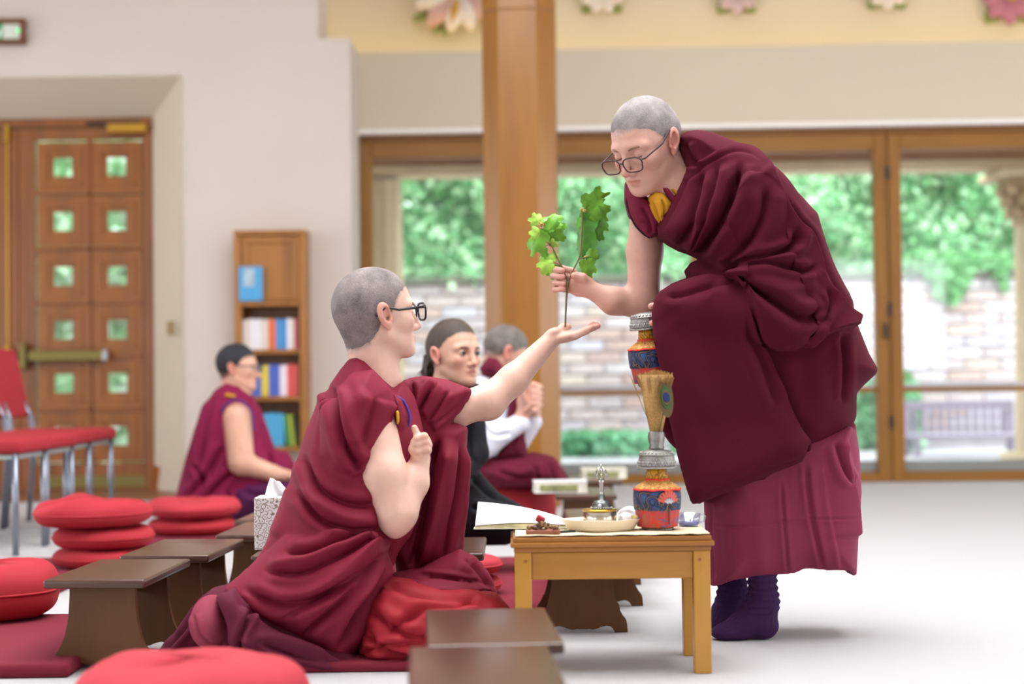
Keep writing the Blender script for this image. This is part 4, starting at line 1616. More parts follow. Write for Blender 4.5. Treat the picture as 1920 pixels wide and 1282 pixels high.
bel = empty('ritual_bell', (trp[0] + 0.002, trp[1], tz + 0.0452), label='small silver ritual bell with crown-shaped handle standing on tin', cat='bell')
M_bell = plain('bell_metal', '6f7470', 0.35, 0.8)
M_bels = plain('bell_silver', 'b5b2aa', 0.25, 0.9)
MB().lathe([(0.02, 0.0), (0.0255, 0.0), (0.0255, 0.006), (0.023, 0.014), (0.017, 0.02), (0.009, 0.023), (0.008, 0.034), (0.005, 0.036)], 40).build('bell_body', M_bell, bel, True)
MB().lathe([(0.004, 0.034), (0.0065, 0.037), (0.0045, 0.040), (0.0055, 0.046), (0.0075, 0.05), (0.005, 0.055), (0.0075, 0.06), (0.006, 0.064), (0.009, 0.07), (0.004, 0.076)], 24).build('handle', M_bels, bel, True)
for k in range(8):
    a = 2 * math.pi * k / 8
    c_, s_ = math.cos(a), math.sin(a)
    MB().tube([(0.004 * c_, 0.004 * s_, 0.073), (0.012 * c_, 0.012 * s_, 0.076), (0.0155 * c_, 0.0155 * s_, 0.084), (0.012 * c_, 0.012 * s_, 0.093), (0.003 * c_, 0.003 * s_, 0.104)], [0.0018, 0.0024, 0.0024, 0.0018, 0.0012], 6).build('prong', M_bels, bel, True)
MB().lathe([(0.002, 0.073), (0.003, 0.09), (0.004, 0.1), (0.0015, 0.111)], 12).build('centre_prong', M_bels, bel, True)
b = MB()
for k in range(26):
    a = 2 * math.pi * k / 26
    b.ball((0.0258 * math.cos(a), 0.0258 * math.sin(a), 0.003), 0.0022, 6, 4)
b.build('pearl_ring', plain('pearls', 'd8d4cc', 0.3, 0.3), bel, True)
MB().ball((-0.006, -0.0235, 0.009), (0.005, 0.003, 0.005), 10, 8).build('jewel', plain('jewel', 'dfe6ee', 0.05, 0.2), bel, True)


def crumple(name, loc, size, col, label, seed, cat='tissue', flat=0.5):
    rr = np.random.default_rng(seed)
    r = empty(name, loc, label=label, cat=cat)
    b = MB()
    bmesh.ops.create_icosphere(b.bm, subdivisions=3, radius=1.0)
    d = rr.normal(size=(12, 3))
    d /= np.linalg.norm(d, axis=1)[:, None]
    for v in b.bm.verts:
        n_ = np.array(v.co)
        k = 0.75 + 0.4 * max(abs(math.sin(4 * float(n_ @ d[i]))) * w for i, w in ((0, 1), (1, 0.8), (2, 0.9), (3, 0.6)))
        v.co = Vector((n_[0] * k * size[0], n_[1] * k * size[1], max(n_[2] * k * size[2] + size[2] * 0.9, 0)))
    b.build('sheet', plain('paper_' + col, col, 0.9), r, False)
    return r


crumple('tissue', (trp[0] + 0.063, trp[1] + 0.01, tz + 0.008), (0.018, 0.018, 0.013), 'ece8ea', 'crumpled white tissue at the right side of the cream dish', 3)
crumple('tissue', (trp[0] - 0.064, trp[1] + 0.0, tz + 0.008), (0.017, 0.016, 0.008), 'ece8e6', 'crumpled white tissue at the left side of the cream dish', 4)
crumple('petal_scrap', (trp[0] + 0.082, trp[1] - 0.02, TZc + 0.03), (0.008, 0.008, 0.005), 'c2aa72', 'small tan scrap lying on the rim of the cream dish', 5, 'scrap')
crumple('tissue', tpt(1178, 4.1, TZc), (0.026, 0.02, 0.026), 'e6e6ee', 'white tissue standing behind the cream dish near the vase', 6)

# beads on a brown purse
mp = tpt(1018, 3.92, TZc)
purse = empty('bead_purse', mp, label='small brown leather purse heaped with wooden prayer beads', cat='purse')
o = MB().box((0, 0, 0.006), (0.084, 0.045, 0.012), None, 0.005, 3).build('purse_body', plain('brown_leather', '8a4f34', 0.5, bmp=0.2, bscale=200), purse, True)
rr = random.Random(9)
bd = MB().ball((0, 0, 0), 0.0042, 10, 7).mesh('bead', True)
bmats = [plain('bead_wood', '6a4a22', 0.3, coat=0.5), plain('bead_dark', '4a2018', 0.3, coat=0.5), plain('bead_gold', '8a6a30', 0.3, coat=0.5)]
bds = []
for m_ in bmats:
    q = bd.copy()
    q.materials.append(m_)
    bds.append(q)
for k in range(58):
    t = rr.random()
    x = (rr.random() - 0.5) * 0.074
    hgt = 0.016 * max(0, 1 - abs(x) / 0.042)
    link('bead', bds[rr.randrange(3)], None, purse, (x, rr.uniform(-0.018, 0.018), 0.015 + rr.random() * hgt))
o = MB().box((0, 0, 0), (0.022, 0.016, 0.016), (0.2, 0.5, 0), 0.005, 3).build('red_tassel', plain('red_felt', 'a02434', 0.8), purse, True, loc=(-0.006, 0, 0.036))

# glass cup
cpz = tpt(1291, 4.07, TZc)
cup = empty('glass_cup', cpz, label='small clear glass cup of bluish drink behind the vase', cat='cup')
CG = glass('cup_glass', (0.86, 0.88, 0.94), 0.16)
MB().lathe([(0.008, 0.0), (0.022, 0.0), (0.028, 0.008), (0.031, 0.034), (0.0295, 0.034), (0.0265, 0.009), (0.008, 0.003)], 40).build('cup_bowl', CG, cup, True)
MB().lathe([(0.008, 0.0035), (0.024, 0.0045), (0.026, 0.012), (0.008, 0.0125)], 32).build('drink', plain('blue_drink', '4a4fb8', 0.15), cup, True)
MB().tube([(0.030, 0, 0.030), (0.040, 0, 0.031), (0.043, 0, 0.022), (0.038, 0, 0.012), (0.028, 0, 0.010)], 0.0028, 8).build('cup_handle', CG, cup, True)


# ------------------------------------------------------------------ books lying about
def page_mat(name):
    m, nt, bs = new_mat(name)
    v = coords(nt)
    sp = nt.nodes.new('ShaderNodeSeparateXYZ')
    nt.links.new(v, sp.inputs[0])

    def mth(op, a, bb):
        n_ = nt.nodes.new('ShaderNodeMath')
        n_.operation = op
        for i_, q in enumerate((a, bb)):
            if isinstance(q, (int, float)):
                n_.inputs[i_].default_value = q
            else:
                nt.links.new(q, n_.inputs[i_])
        return n_.outputs[0]
    fr = mth('FRACT', mth('MULTIPLY', sp.outputs['X'], 150.0), 0)
    ln = mth('LESS_THAN', fr, 0.42)
    wd = mth('GREATER_THAN', noise(nt, v, 260, 1), 0.42)
    mg = mth('MULTIPLY', mth('LESS_THAN', mth('ABSOLUTE', mth('ADD', sp.outputs['Y'], 0.0), 0), 0.052), mth('LESS_THAN', mth('ABSOLUTE', mth('ADD', sp.outputs['X'], 0.02), 0), 0.05))
    f = mth('MULTIPLY', mth('MULTIPLY', ln, wd), mg)
    nt.links.new(ramp(nt, f, [(0.4, lin('efeeea')), (0.6, lin('9a9894'))]), bs.inputs['Base Color'])
    bs.inputs['Roughness'].default_value = 0.8
    return m


PAGE = page_mat('printed_page')


def lying_book(loc, w, d, h, label, rz=0.0, open_=False, cover='cfd2d4', edge='8a8a5a', tilt=0.0, group=None):
    r = empty('book', loc, label=label, cat='book', rot=(0, tilt, rz))
    if group:
        r['group'] = group
    MB().box((0, 0, 0.0015), (w, d, 0.003), None, 0.0008).build('cover', plain('cover_' + cover, cover, 0.5), r)
    b = MB()
    n_ = 14
    top, bot = [], []
    for i in range(n_ + 1):
        u = i / n_
        z = h * (0.45 + 0.55 * (1 - u) ** 0.7) if open_ else h
        top.append(((u - 0.5) * (w - 0.006), z))
    poly = [((-0.5) * (w - 0.006), 0.003)] + top + [(0.5 * (w - 0.006), 0.003)]
    b.prism(poly, -d / 2 + 0.002, d / 2 - 0.002, 1)
    pg = b.build('page_block', plain('page_edges', 'd9d4c4', 0.9, var=0.25, vscale=30), r)
    if open_:
        b = MB()
        vs = [[b.bm.verts.new((x, y_, z + 0.0012)) for (x, z) in top] for y_ in (-d / 2, d / 2)]
        for i in range(n_):
            b.bm.faces.new((vs[0][i], vs[0][i + 1], vs[1][i + 1], vs[1][i]))
        o = b.build('open_page', PAGE, r, True)
        o.modifiers.new('thick', 'SOLIDIFY').thickness = 0.0006
    else:
        MB().box((0, 0, h + 0.0015), (w, d, 0.003), None, 0.0008).build('cover', plain('cover_' + cover, cover, 0.5), r)
        MB().box((-0.01, -d / 2 - 0.0008, h * 0.5), (w * 0.7, 0.003, h * 0.55), None, 0.0005).build('page_tabs', plain('tabs_' + edge, edge, 0.8, var=0.4, vscale=25), r)
    return r


bl_ = at(893, 998, 4.05)
br_ = at(1062, 998, 4.05)
ob = empty('book', (float((bl_[0] + br_[0]) / 2), 4.1, TZ + 0.0075), -0.03, 'open book of printed prayers propped on the left end of wooden table', 'book')
ow, od = float(br_[0] - bl_[0]) / 2, 0.075


def oz(u, v):
    """height of the raised page: high at the back left, low at the right"""
    return 0.010 + 0.048 * v * (1 - u) ** 0.8 + 0.006 * math.sin(u * 3.1)


b = MB()
nu, nv = 16, 8
g1 = [[b.bm.verts.new((-ow + 2 * ow * i / nu, -od + 2 * od * j / nv, oz(i / nu, j / nv))) for j in range(nv + 1)] for i in range(nu + 1)]
for i in range(nu):
    for j in range(nv):
        b.bm.faces.new((g1[i][j], g1[i + 1][j], g1[i + 1][j + 1], g1[i][j + 1]))
o = b.build('open_page', PAGE, ob, True)
o.modifiers.new('thick', 'SOLIDIFY').thickness = 0.0012
b = MB()
for i in range(nu):
    b.prism(((-od, 0.003), (od, 0.003), (od, oz((i + 0.5) / nu, 1) - 0.004), (-od, oz((i + 0.5) / nu, 0) - 0.004)), -ow + 2 * ow * i / nu, -ow + 2 * ow * (i + 1) / nu, 0)
b.build('page_block', plain('page_edges_warm', 'c9c096', 0.9, var=0.25, vscale=30), ob)
MB().box((0, 0, 0.0015), (2 * ow + 0.008, 2 * od + 0.006, 0.003), None, 0.0008).build('cover', plain('cover_c8c4b0', 'c8c4b0', 0.5), ob)
bp = at(1050, 915, 6.78)
lying_book((bp[0], 6.8, BH + 0.001), 0.225, 0.16, 0.045, 'thick pale book with coloured tabs on nearer far bench', 0.05)
bp = at(1131, 890, 7.7)
lying_book((bp[0], 7.7, BH + 0.001), 0.215, 0.16, 0.045, 'thick cream book with tabs on bench by the glazed doors', 0.05, cover='d6d2c2')
pen = MB().tube(((-0.03, 0, 0), (0.028, 0.004, 0)), 0.0032, 8).build('pen', plain('pen_black', '191919', 0.3), None, True, loc=tuple(tpt(1058, 3.93, TZc + 0.004)), rot=(0, 0, 0.2))
tag(pen, 'short black pen lying between bead purse and cream dish', 'pen')

# ------------------------------------------------------------------ tissue box
m, nt, bs = new_mat('scroll_card')
v = coords(nt)
vo = nt.nodes.new('ShaderNodeTexVoronoi')
vo.inputs['Scale'].default_value = 70
nt.links.new(v, vo.inputs['Vector'])
sn = nt.nodes.new('ShaderNodeMath')
sn.operation = 'SINE'
ml = nt.nodes.new('ShaderNodeMath')
ml.operation = 'MULTIPLY'
ml.inputs[1].default_value = 16.0
nt.links.new(vo.outputs['Distance'], ml.inputs[0])
nt.links.new(ml.outputs[0], sn.inputs[0])
nt.links.new(ramp(nt, sn.outputs[0], [(0.55, lin('ece9ea')), (0.72, lin('8a7a62'))]), bs.inputs['Base Color'])
bs.inputs['Roughness'].default_value = 0.6
M_scroll = m
tb0 = at(476, 985, 4.6)
tbx = empty('tissue_box', (tb0[0] + 0.058, 4.66, BH + 0.001), label='tall white tissue box with scroll pattern on bench behind kneeling person', cat='tissue box')
hT = at(476, 934, 4.6)[2] - BH
MB().box((0, 0, hT / 2), (0.115, 0.115, hT), None, 0.002).build('box_body', M_scroll, tbx)
MB().lathe([(0.03, hT), (0.03, hT + 0.001)], 28).build('slot', plain('slot_grey', 'c8c8cc', 0.8), tbx)
b = MB()
vs = []
for i in range(9):
    t = i / 8
    row = []
    for j in range(9):
        s = j / 8 - 0.5
        wd_ = 0.055 * (1 - 0.72 * t)
        row.append(b.bm.verts.new((s * wd_ * 1.6 - 0.012 * t + 0.006, 0.012 * math.sin(s * 9 + t * 3) * (1 - 0.3 * t), hT - 0.004 + 0.052 * t - 0.012 * s * t)))
    vs.append(row)
for i in range(8):
    for j in range(8):
        b.bm.faces.new((vs[i][j], vs[i][j + 1], vs[i + 1][j + 1], vs[i + 1][j]))
o = b.build('tissue_sheet', plain('tissue_white', 'f2f2f4', 0.9), tbx, True)
o.modifiers.new('thick', 'SOLIDIFY').thickness = 0.0008

# ------------------------------------------------------------------ people
def skin_mat(name, col, lip='b5655c', blush='c9786a', stub='8a7f7a'):
    m, nt, bs = new_mat(name)
    v = coords(nt)
    base = lin(col)
    n1 = noise(nt, v, 28, 3)
    c0 = ramp(nt, n1, [(0.3, shade(base, 0.93)), (0.7, shade(base, 1.05))])
    fr = noise(nt, v, 210, 2)

    def mixc(a, colr, attr=None, fac=None, mul=1.0):
        mx = nt.nodes.new('ShaderNodeMix')
        mx.data_type = 'RGBA'
        nt.links.new(a, mx.inputs[6])
        mx.inputs[7].default_value = lin(colr)
        if attr:
            an = nt.nodes.new('ShaderNodeAttribute')
            an.attribute_name = attr
            nt.links.new(an.outputs['Fac'], mx.inputs[0])
        else:
            nt.links.new(fac, mx.inputs[0])
        return mx.outputs[2]
    fk = nt.nodes.new('ShaderNodeMapRange')
    fk.inputs[1].default_value = 0.66
    fk.inputs[2].default_value = 0.80
    fk.inputs[4].default_value = 0.30
    nt.links.new(fr, fk.inputs[0])
    c = mixc(c0, 'a8684e', fac=fk.outputs[0])
    c = mixc(c, blush, 'blush')
    c = mixc(c, lip, 'lip')
    c = mixc(c, stub, 'stub')
    nt.links.new(c, bs.inputs['Base Color'])
    bs.inputs['Roughness'].default_value = 0.5
    bs.inputs['Subsurface Weight'].default_value = 0.12
    bs.inputs['Subsurface Radius'].default_value = (0.02, 0.008, 0.005)
    bs.inputs['Subsurface Scale'].default_value = 0.4
    bump(nt, bs, fr, 0.06, 0.002)
    return m


def hair_mat(name, c1, c2, rough=0.75):
    m, nt, bs = new_mat(name)
    v = coords(nt)
    f = noise(nt, v, 420, 3, 0.7)
    g_ = noise(nt, v, 22, 3)
    ad = nt.nodes.new('ShaderNodeMath')
    ad.operation = 'ADD'
    nt.links.new(f, ad.inputs[0])
    nt.links.new(g_, ad.inputs[1])
    hf = nt.nodes.new('ShaderNodeMath')
    hf.operation = 'MULTIPLY'
    hf.inputs[1].default_value = 0.5
    nt.links.new(ad.outputs[0], hf.inputs[0])
    nt.links.new(ramp(nt, hf.outputs[0], [(0.30, lin(c1)), (0.70, lin(c2))]), bs.inputs['Base Color'])
    bs.inputs['Roughness'].default_value = rough
    bump(nt, bs, f, 0.5, 0.004)
    return m


def cloth_mat(name, col, var=0.10, fuzz=0.25, rough=0.85, fine=900, bmp=0.25, bdist=0.0015):
    m, nt, bs = new_mat(name)
    v = coords(nt)
    c = lin(col)
    nt.links.new(ramp(nt, noise(nt, v, 5, 4), [(0.3, shade(c, 1 - var)), (0.7, shade(c, 1 + var))]), bs.inputs['Base Color'])
    bs.inputs['Roughness'].default_value = rough
    bs.inputs['Specular IOR Level'].default_value = 0.2
    bs.inputs['Sheen Weight'].default_value = fuzz
    bs.inputs['Sheen Roughness'].default_value = 0.45
    bs.inputs['Sheen Tint'].default_value = shade(c, 4)
    bump(nt, bs, noise(nt, v, fine, 3), bmp, bdist)
    return m


def frame_of(f, up=(0, 0, 1), roll=0.0):
    f = np.array(f, float)
    f /= np.linalg.norm(f)
    l = np.cross(np.array(up, float), f)
    l /= np.linalg.norm(l)
    u = np.cross(f, l)
    if roll:
        c, s = math.cos(roll), math.sin(roll)
        l, u = c * l + s * u, -s * l + c * u
    return np.stack([f, l, u], 1)


class Head:
    def __init__(s, px, py, Y, f, size=1.0, roll=0.0, jaw=1.0, nose=1.0, lids=0.0):
        s.O = at(px, py, Y)
        s.M = frame_of(f, roll=roll)
        s.k = size
        s.jaw, s.nose = jaw, nose

    def W(s, p):
        return s.O + s.M @ (np.array(p, float) * s.k)

    def L(s, x):
        return ((x - s.O) @ s.M) / s.k

    def E(s, c, r, rot=None):
        return ell(s.W(c), np.array(r) * s.k, s.M if rot is None else s.M @ rot)

    def C(s, a, b_, ra, rb=None):
        return cap(s.W(a), s.W(b_), ra * s.k, (ra if rb is None else rb) * s.k)

    def base(s):
        k = s.k
        j = s.jaw
        ops = [('u', s.E((-0.010, 0, 0.030), (0.098, 0.076, 0.087)), 0.0),
               ('u', s.E((-0.030, 0, 0.012), (0.074, 0.073, 0.072)), 0.02),
               ('u', s.E((0.026, 0, -0.030), (0.062, 0.060, 0.078)), 0.03),
               ('u', s.E((0.040, 0, -0.074), (0.046, 0.044 * j, 0.036)), 0.03)]
        for q in (-1, 1):
            ops.append(('u', s.C((-0.002, q * 0.052 * j, -0.052), (0.066, q * 0.020, -0.094), 0.016, 0.013), 0.02))
        ops.append(('u', s.E((0.075, 0, -0.097), (0.016, 0.019, 0.014)), 0.02))
        return ops

    def ops(s):
        o = s.base()
        for q in (-1, 1):
            o.append(('u', s.E((0.056, q * 0.040, -0.024), (0.024, 0.020, 0.020)), 0.02))
            o.append(('u', s.C((0.080, q * 0.012, 0.022), (0.066, q * 0.046, 0.018), 0.011, 0.009), 0.016))
        for q in (-1, 1):
            o.append(('s', s.E((0.094, q * 0.032, 0.001), (0.020, 0.018, 0.011)), 0.014))
        for q in (-1, 1):
            o.append(('u', s.E((0.072, q * 0.0315, 0.0), (0.0135, 0.0145, 0.0125)), 0.004))
        n = s.nose
        o += [('u', s.C((0.086, 0, 0.010), (0.106 * n, 0, -0.032), 0.0075, 0.0095), 0.012),
              ('u', s.E((0.108 * n, 0, -0.037), (0.0105, 0.0115, 0.0095)), 0.008)]
        for q in (-1, 1):
            o.append(('u', s.E((0.096 * n, q * 0.0125, -0.041), (0.011, 0.0065, 0.008)), 0.006))
            o.append(('s', s.E((0.103, q * 0.006, -0.0475), (0.005, 0.003, 0.003)), 0.003))
        o += [('u', s.E((0.082, 0, -0.061), (0.014, 0.023, 0.0062)), 0.006),
              ('u', s.E((0.081, 0, -0.0735), (0.0135, 0.019, 0.0064)), 0.006),
              ('s', s.C((0.0955, -0.012, -0.0672), (0.0955, 0.012, -0.0672), 0.0016), 0.003),
              ('s', s.C((0.0925, -0.024, -0.0645), (0.0942, -0.010, -0.0672), 0.0016), 0.003),
              ('s', s.C((0.0942, 0.010, -0.0672), (0.0925, 0.024, -0.0645), 0.0016), 0.003)]
        a = -0.22
        rot = np.array([[math.cos(a), 0, math.sin(a)], [0, 1, 0], [-math.sin(a), 0, math.cos(a)]])
        for q in (-1, 1):
            o.append(('u', s.E((-0.010, q * 0.080, -0.004), (0.0175, 0.0075, 0.030), rot), 0.004))
            o.append(('u', s.E((-0.0135, q * 0.085, 0.004), (0.018, 0.006, 0.026), rot), 0.003))
            o.append(('u', s.E((-0.001, q * 0.078, -0.031), (0.009, 0.006, 0.011)), 0.004))
            o.append(('s', s.E((-0.0065, q * 0.0905, -0.002), (0.0115, 0.0135, 0.0205), rot), 0.002))
            o.append(('s', s.E((-0.002, q * 0.083, -0.011), (0.0065, 0.009, 0.009)), 0.003))
            o.append(('u', s.C((0.006, q * 0.078, -0.012), (0.004, q * 0.080, -0.016), 0.004), 0.003))
        return o

    def attrs(s, v, hl=None, blend=0.016):
        p = s.L(v)
        near = np.linalg.norm(p, axis=1) < 0.2
        d = ((p[:, 0] - 0.090) / 0.02) ** 2 + (p[:, 1] / 0.0225) ** 2 + ((p[:, 2] + 0.0672) / 0.0095) ** 2
        lip = sstep(1.1, 0.5, d) * 0.6
        bl = 0.28 * np.exp(-(((p[:, 0] - 0.07) / 0.03) ** 2 + ((np.abs(p[:, 1]) - 0.042) / 0.022) ** 2 + ((p[:, 2] + 0.035) / 0.022) ** 2))
        bl += 0.5 * np.exp(-(((p[:, 0] - 0.112) / 0.014) ** 2 + (p[:, 1] / 0.014) ** 2 + ((p[:, 2] + 0.037) / 0.012) ** 2))
        ear = (np.abs(p[:, 1]) > 0.074) & (np.abs(p[:, 0] + 0.005) < 0.035) & (np.abs(p[:, 2]) < 0.05)
        bl += 0.6 * ear
        st = np.zeros(len(v))
        if hl is not None:
            st = sstep(-blend, blend * 0.4, s.reg(p, hl) + 0.004 * fnoise(p, 260, 3)) * ~ear * 0.85
        return {'lip': lip * near, 'blush': np.clip(bl, 0, 1) * near, 'stub': st * near}

    def reg(s, p, hl):
        return p[:, 2] - np.interp(p[:, 0] + 0.35 * np.maximum(np.abs(p[:, 1]) - 0.045, 0) * (p[:, 0] > 0.0), hl[0], hl[1])

    def hair(s, hl, thick, h, mat, parent, shape=None, seed=1, ops_extra=()):
        ops = s.base() + list(ops_extra)

        def extra(X, d):
            p = s.L(X)
            r = s.reg(p, hl) + 0.0045 * fnoise(p, 330, seed) + 0.003 * fnoise(p, 90, seed + 1)
            t = thick if shape is None else thick * shape(p)
            return d - np.clip(r * 0.09, -0.005, t)
        v, q = surf(ops, h, 1, extra)
        p = s.L(v)
        ok = s.reg(p, hl) > -0.012
        q = q[ok[q].all(1)]
        u, inv = np.unique(q, return_inverse=True)
        return adopt(mesh_np('hair', v[u], inv.reshape(q.shape), mat), parent)


BUZZ = ([-0.13, -0.075, -0.045, -0.024, -0.018, 0.012, 0.030, 0.048, 0.066, 0.10], [-0.050, -0.052, -0.042, -0.020, 0.0, 0.0, 0.022, 0.052, 0.064, 0.068])


def tri_line(name, pts, rad, mat, parent, n=8):
    return adopt(MB().tube([tuple(p) for p in pts], rad, n).build(name, mat, None, True), parent)


def glasses(H, parent, mat, c0=-0.010, fwd=0.108, w=0.029, h=0.0185, tail=0.012, rad=0.0018, wide=0.0335):
    root = empty('glasses', (0, 0, 0))
    root.location = Vector([float(q) for q in H.W((fwd, 0, c0))])
    root.parent = parent
    root.matrix_parent_inverse = Matrix.Translation(parent.location).inverted()
    b = MB()
    for q in (-1, 1):
        pts = []
        for k in range(29):
            a = 2 * math.pi * k / 28
            ca, sa = math.cos(a), math.sin(a)
            x = w * math.copysign(abs(ca) ** 0.62, ca)
            z = h * math.copysign(abs(sa) ** 0.72, sa)
            if sa < 0:
                x *= 0.93
            pts.append(tuple(H.W((fwd - 0.10 * abs(q * wide + x) ** 1.0 * 0.5, q * wide + x, c0 + z))))
        b.tube(pts, rad * H.k, 6)
    b.tube([tuple(H.W((fwd, -0.006, c0 + 0.006))), tuple(H.W((fwd + 0.002, 0, c0 + 0.008))), tuple(H.W((fwd, 0.006, c0 + 0.006)))], rad * H.k, 6)
    fr = b.build('frame', mat, None, True)

    def ad(o):
        o.parent = root
        o.matrix_parent_inverse = Matrix.Translation(root.location).inverted()
    ad(fr)
    for q in (-1, 1):
        o = MB().tube([tuple(H.W((fwd - 0.005, q * (wide + w), c0 + h * 0.55))), tuple(H.W((fwd - 0.012, q * (wide + w + 0.006), c0 + h * 0.55))), tuple(H.W((0.03, q * 0.077, 0.5 * (c0 + h * 0.55 + tail)))),
                       tuple(H.W((-0.006, q * 0.081, tail + 0.012))), tuple(H.W((-0.034, q * 0.079, tail - 0.008)))], [rad * H.k, rad * 1.3 * H.k, rad * 1.2 * H.k, rad * 1.2 * H.k, rad * 1.3 * H.k], 6).build('temple', mat, None, True)
        ad(o)
        lb = MB()
        lb.face([H.W((fwd - 0.05 * abs(q * wide + w * 0.97 * math.copysign(abs(math.cos(a)) ** 0.62, math.cos(a)) * (0.93 if math.sin(a) < 0 else 1)), q * wide + w * 0.97 * math.copysign(abs(math.cos(a)) ** 0.62, math.cos(a)) * (0.93 if math.sin(a) < 0 else 1), c0 + h * 0.97 * math.copysign(abs(math.sin(a)) ** 0.72, math.sin(a)))) for a in [2 * math.pi * k / 28 for k in range(28)]])
        o = lb.build('lens', glass('lens_glass', (0.93, 0.94, 0.95), 0.10), None)
        ad(o)
    return root


def garment(name, ops, h, mat, parent, curves=(), smooth=2, wrinkle=0.0, wscale=22, seed=0, post=0):
    v, q = surf(ops, h, smooth)
    if wrinkle:
        v = v + vnormals(v, q) * (wrinkle * fnoise(v * np.array((1, 1, 0.6)), wscale, seed))[:, None]
    if curves:
        v = folds(v, q, curves)
        for _ in range(post):
            v = relax(v, q, 0.35)
    return adopt(mesh_np(name, v, q, mat), parent)


def skin(name, ops, h, mat, parent, H=None, hl=None, cover=None, depth=0.012, tips=()):
    v, q = surf(ops, h, 1)
    if cover:
        v, q, _ = prune(v, q, cover, depth)
    at_ = H.attrs(v, hl) if H is not None else {}
    for t in tips:
        at_['blush'] = np.clip(at_['blush'] + 0.5 * np.exp(-(np.linalg.norm(v - t[0], axis=1) / t[1]) ** 2), 0, 1)
    return adopt(mesh_np(name, v, q, mat, None, at_), parent)


def chain(pts, rads, k=0.004):
    out = []
    for (a, b_, ra, rb) in zip(pts, pts[1:], rads, rads[1:]):
        out.append(('u', cap(a, b_, ra, rb), k))
    return out


FLOOR = lambda z: ('i', half((0, 0, z), (0, 0, -1)), 0.0)

# ================================================================== bending person
M_skin1 = skin_mat('skin_fair', 'd2a292', blush='c4766a', stub='8c7c78')
M_fleece = cloth_mat('maroon_fleece', '4c091d', 0.08, 0.16, 0.95, 700, 0.55, 0.003)
M_skirt = cloth_mat('plum_cotton', '82304a', 0.07, 0.12, 0.8, 1200, 0.15)
M_shirt = cloth_mat('maroon_cotton', '6e1a34', 0.07, 0.12, 0.8, 1200, 0.15)
M_yell = cloth_mat('ochre_cotton', 'c08a22', 0.06, 0.12, 0.75, 1200, 0.15)
M_sock = cloth_mat('purple_sock', '3a2048', 0.1, 0.2, 0.9, 500, 0.6, 0.002)
M_grey = hair_mat('grey_stubble', '544c4a', 'a89e9b')

S = 4.45
fp = on_z(1400, 1192, 0)
st_root = empty('person', (fp[0], S, 0), label='bending person in dark maroon fleece shawl and glasses holding out leafy twig', cat='person')
ps_, th_ = math.radians(46), math.radians(27)
HS = Head(1211, 270, 4.44, (-math.cos(ps_) * math.cos(th_), -math.sin(ps_) * math.cos(th_), -math.sin(th_)), 1.10, roll=0.0)

P = lambda x, y, Y: at(x, y, Y)
shawl_out = [(1268, 262), (1284, 249), (1305, 246), (1335, 250), (1370, 264), (1402, 277), (1432, 301), (1470, 341), (1505, 376), (1529, 402), (1545, 455), (1562, 505), (1582, 555), (1602, 605), (1625, 660), (1643, 692), (1638, 704),
             (1618, 722), (1602, 738), (1601, 780), (1588, 812), (1540, 853), (1462, 893), (1453, 934), (1400, 938), (1294, 937), (1272, 860), (1252, 775), (1240, 700), (1226, 640), (1221, 590), (1226, 562), (1238, 545), (1262, 532), (1290, 521),
             (1284, 508), (1296, 492), (1311, 486), (1290, 476), (1272, 470), (1250, 458), (1233, 445), (1244, 415), (1262, 380), (1278, 350), (1284, 320), (1276, 290)]
panelA = [(1238, 545), (1226, 562), (1221, 590), (1226, 640), (1240, 700), (1252, 775), (1272, 860), (1294, 937), (1400, 893), (1508, 851), (1488, 800), (1465, 745), (1440, 690), (1418, 625), (1395, 572), (1356, 520), (1325, 514), (1290, 521), (1262, 532)]
shawl_ops = [('u', infl(shawl_out, S + 0.02, 0.20, 0.15), 0.0),
             ('u', infl(panelA, S - 0.165, 0.05, 0.06, (0.10, 0.05)), 0.012),
             ('u', ell(P(1405, 400, S - 0.08), (0.13, 0.13, 0.15)), 0.05),
             ('u', cap(P(1400, 380, S - 0.12), P(1465, 590, S - 0.16), 0.075, 0.065), 0.05),
             ('u', cap(P(1470, 600, S - 0.16), P(1280, 575, S - 0.19), 0.06, 0.04), 0.04)]
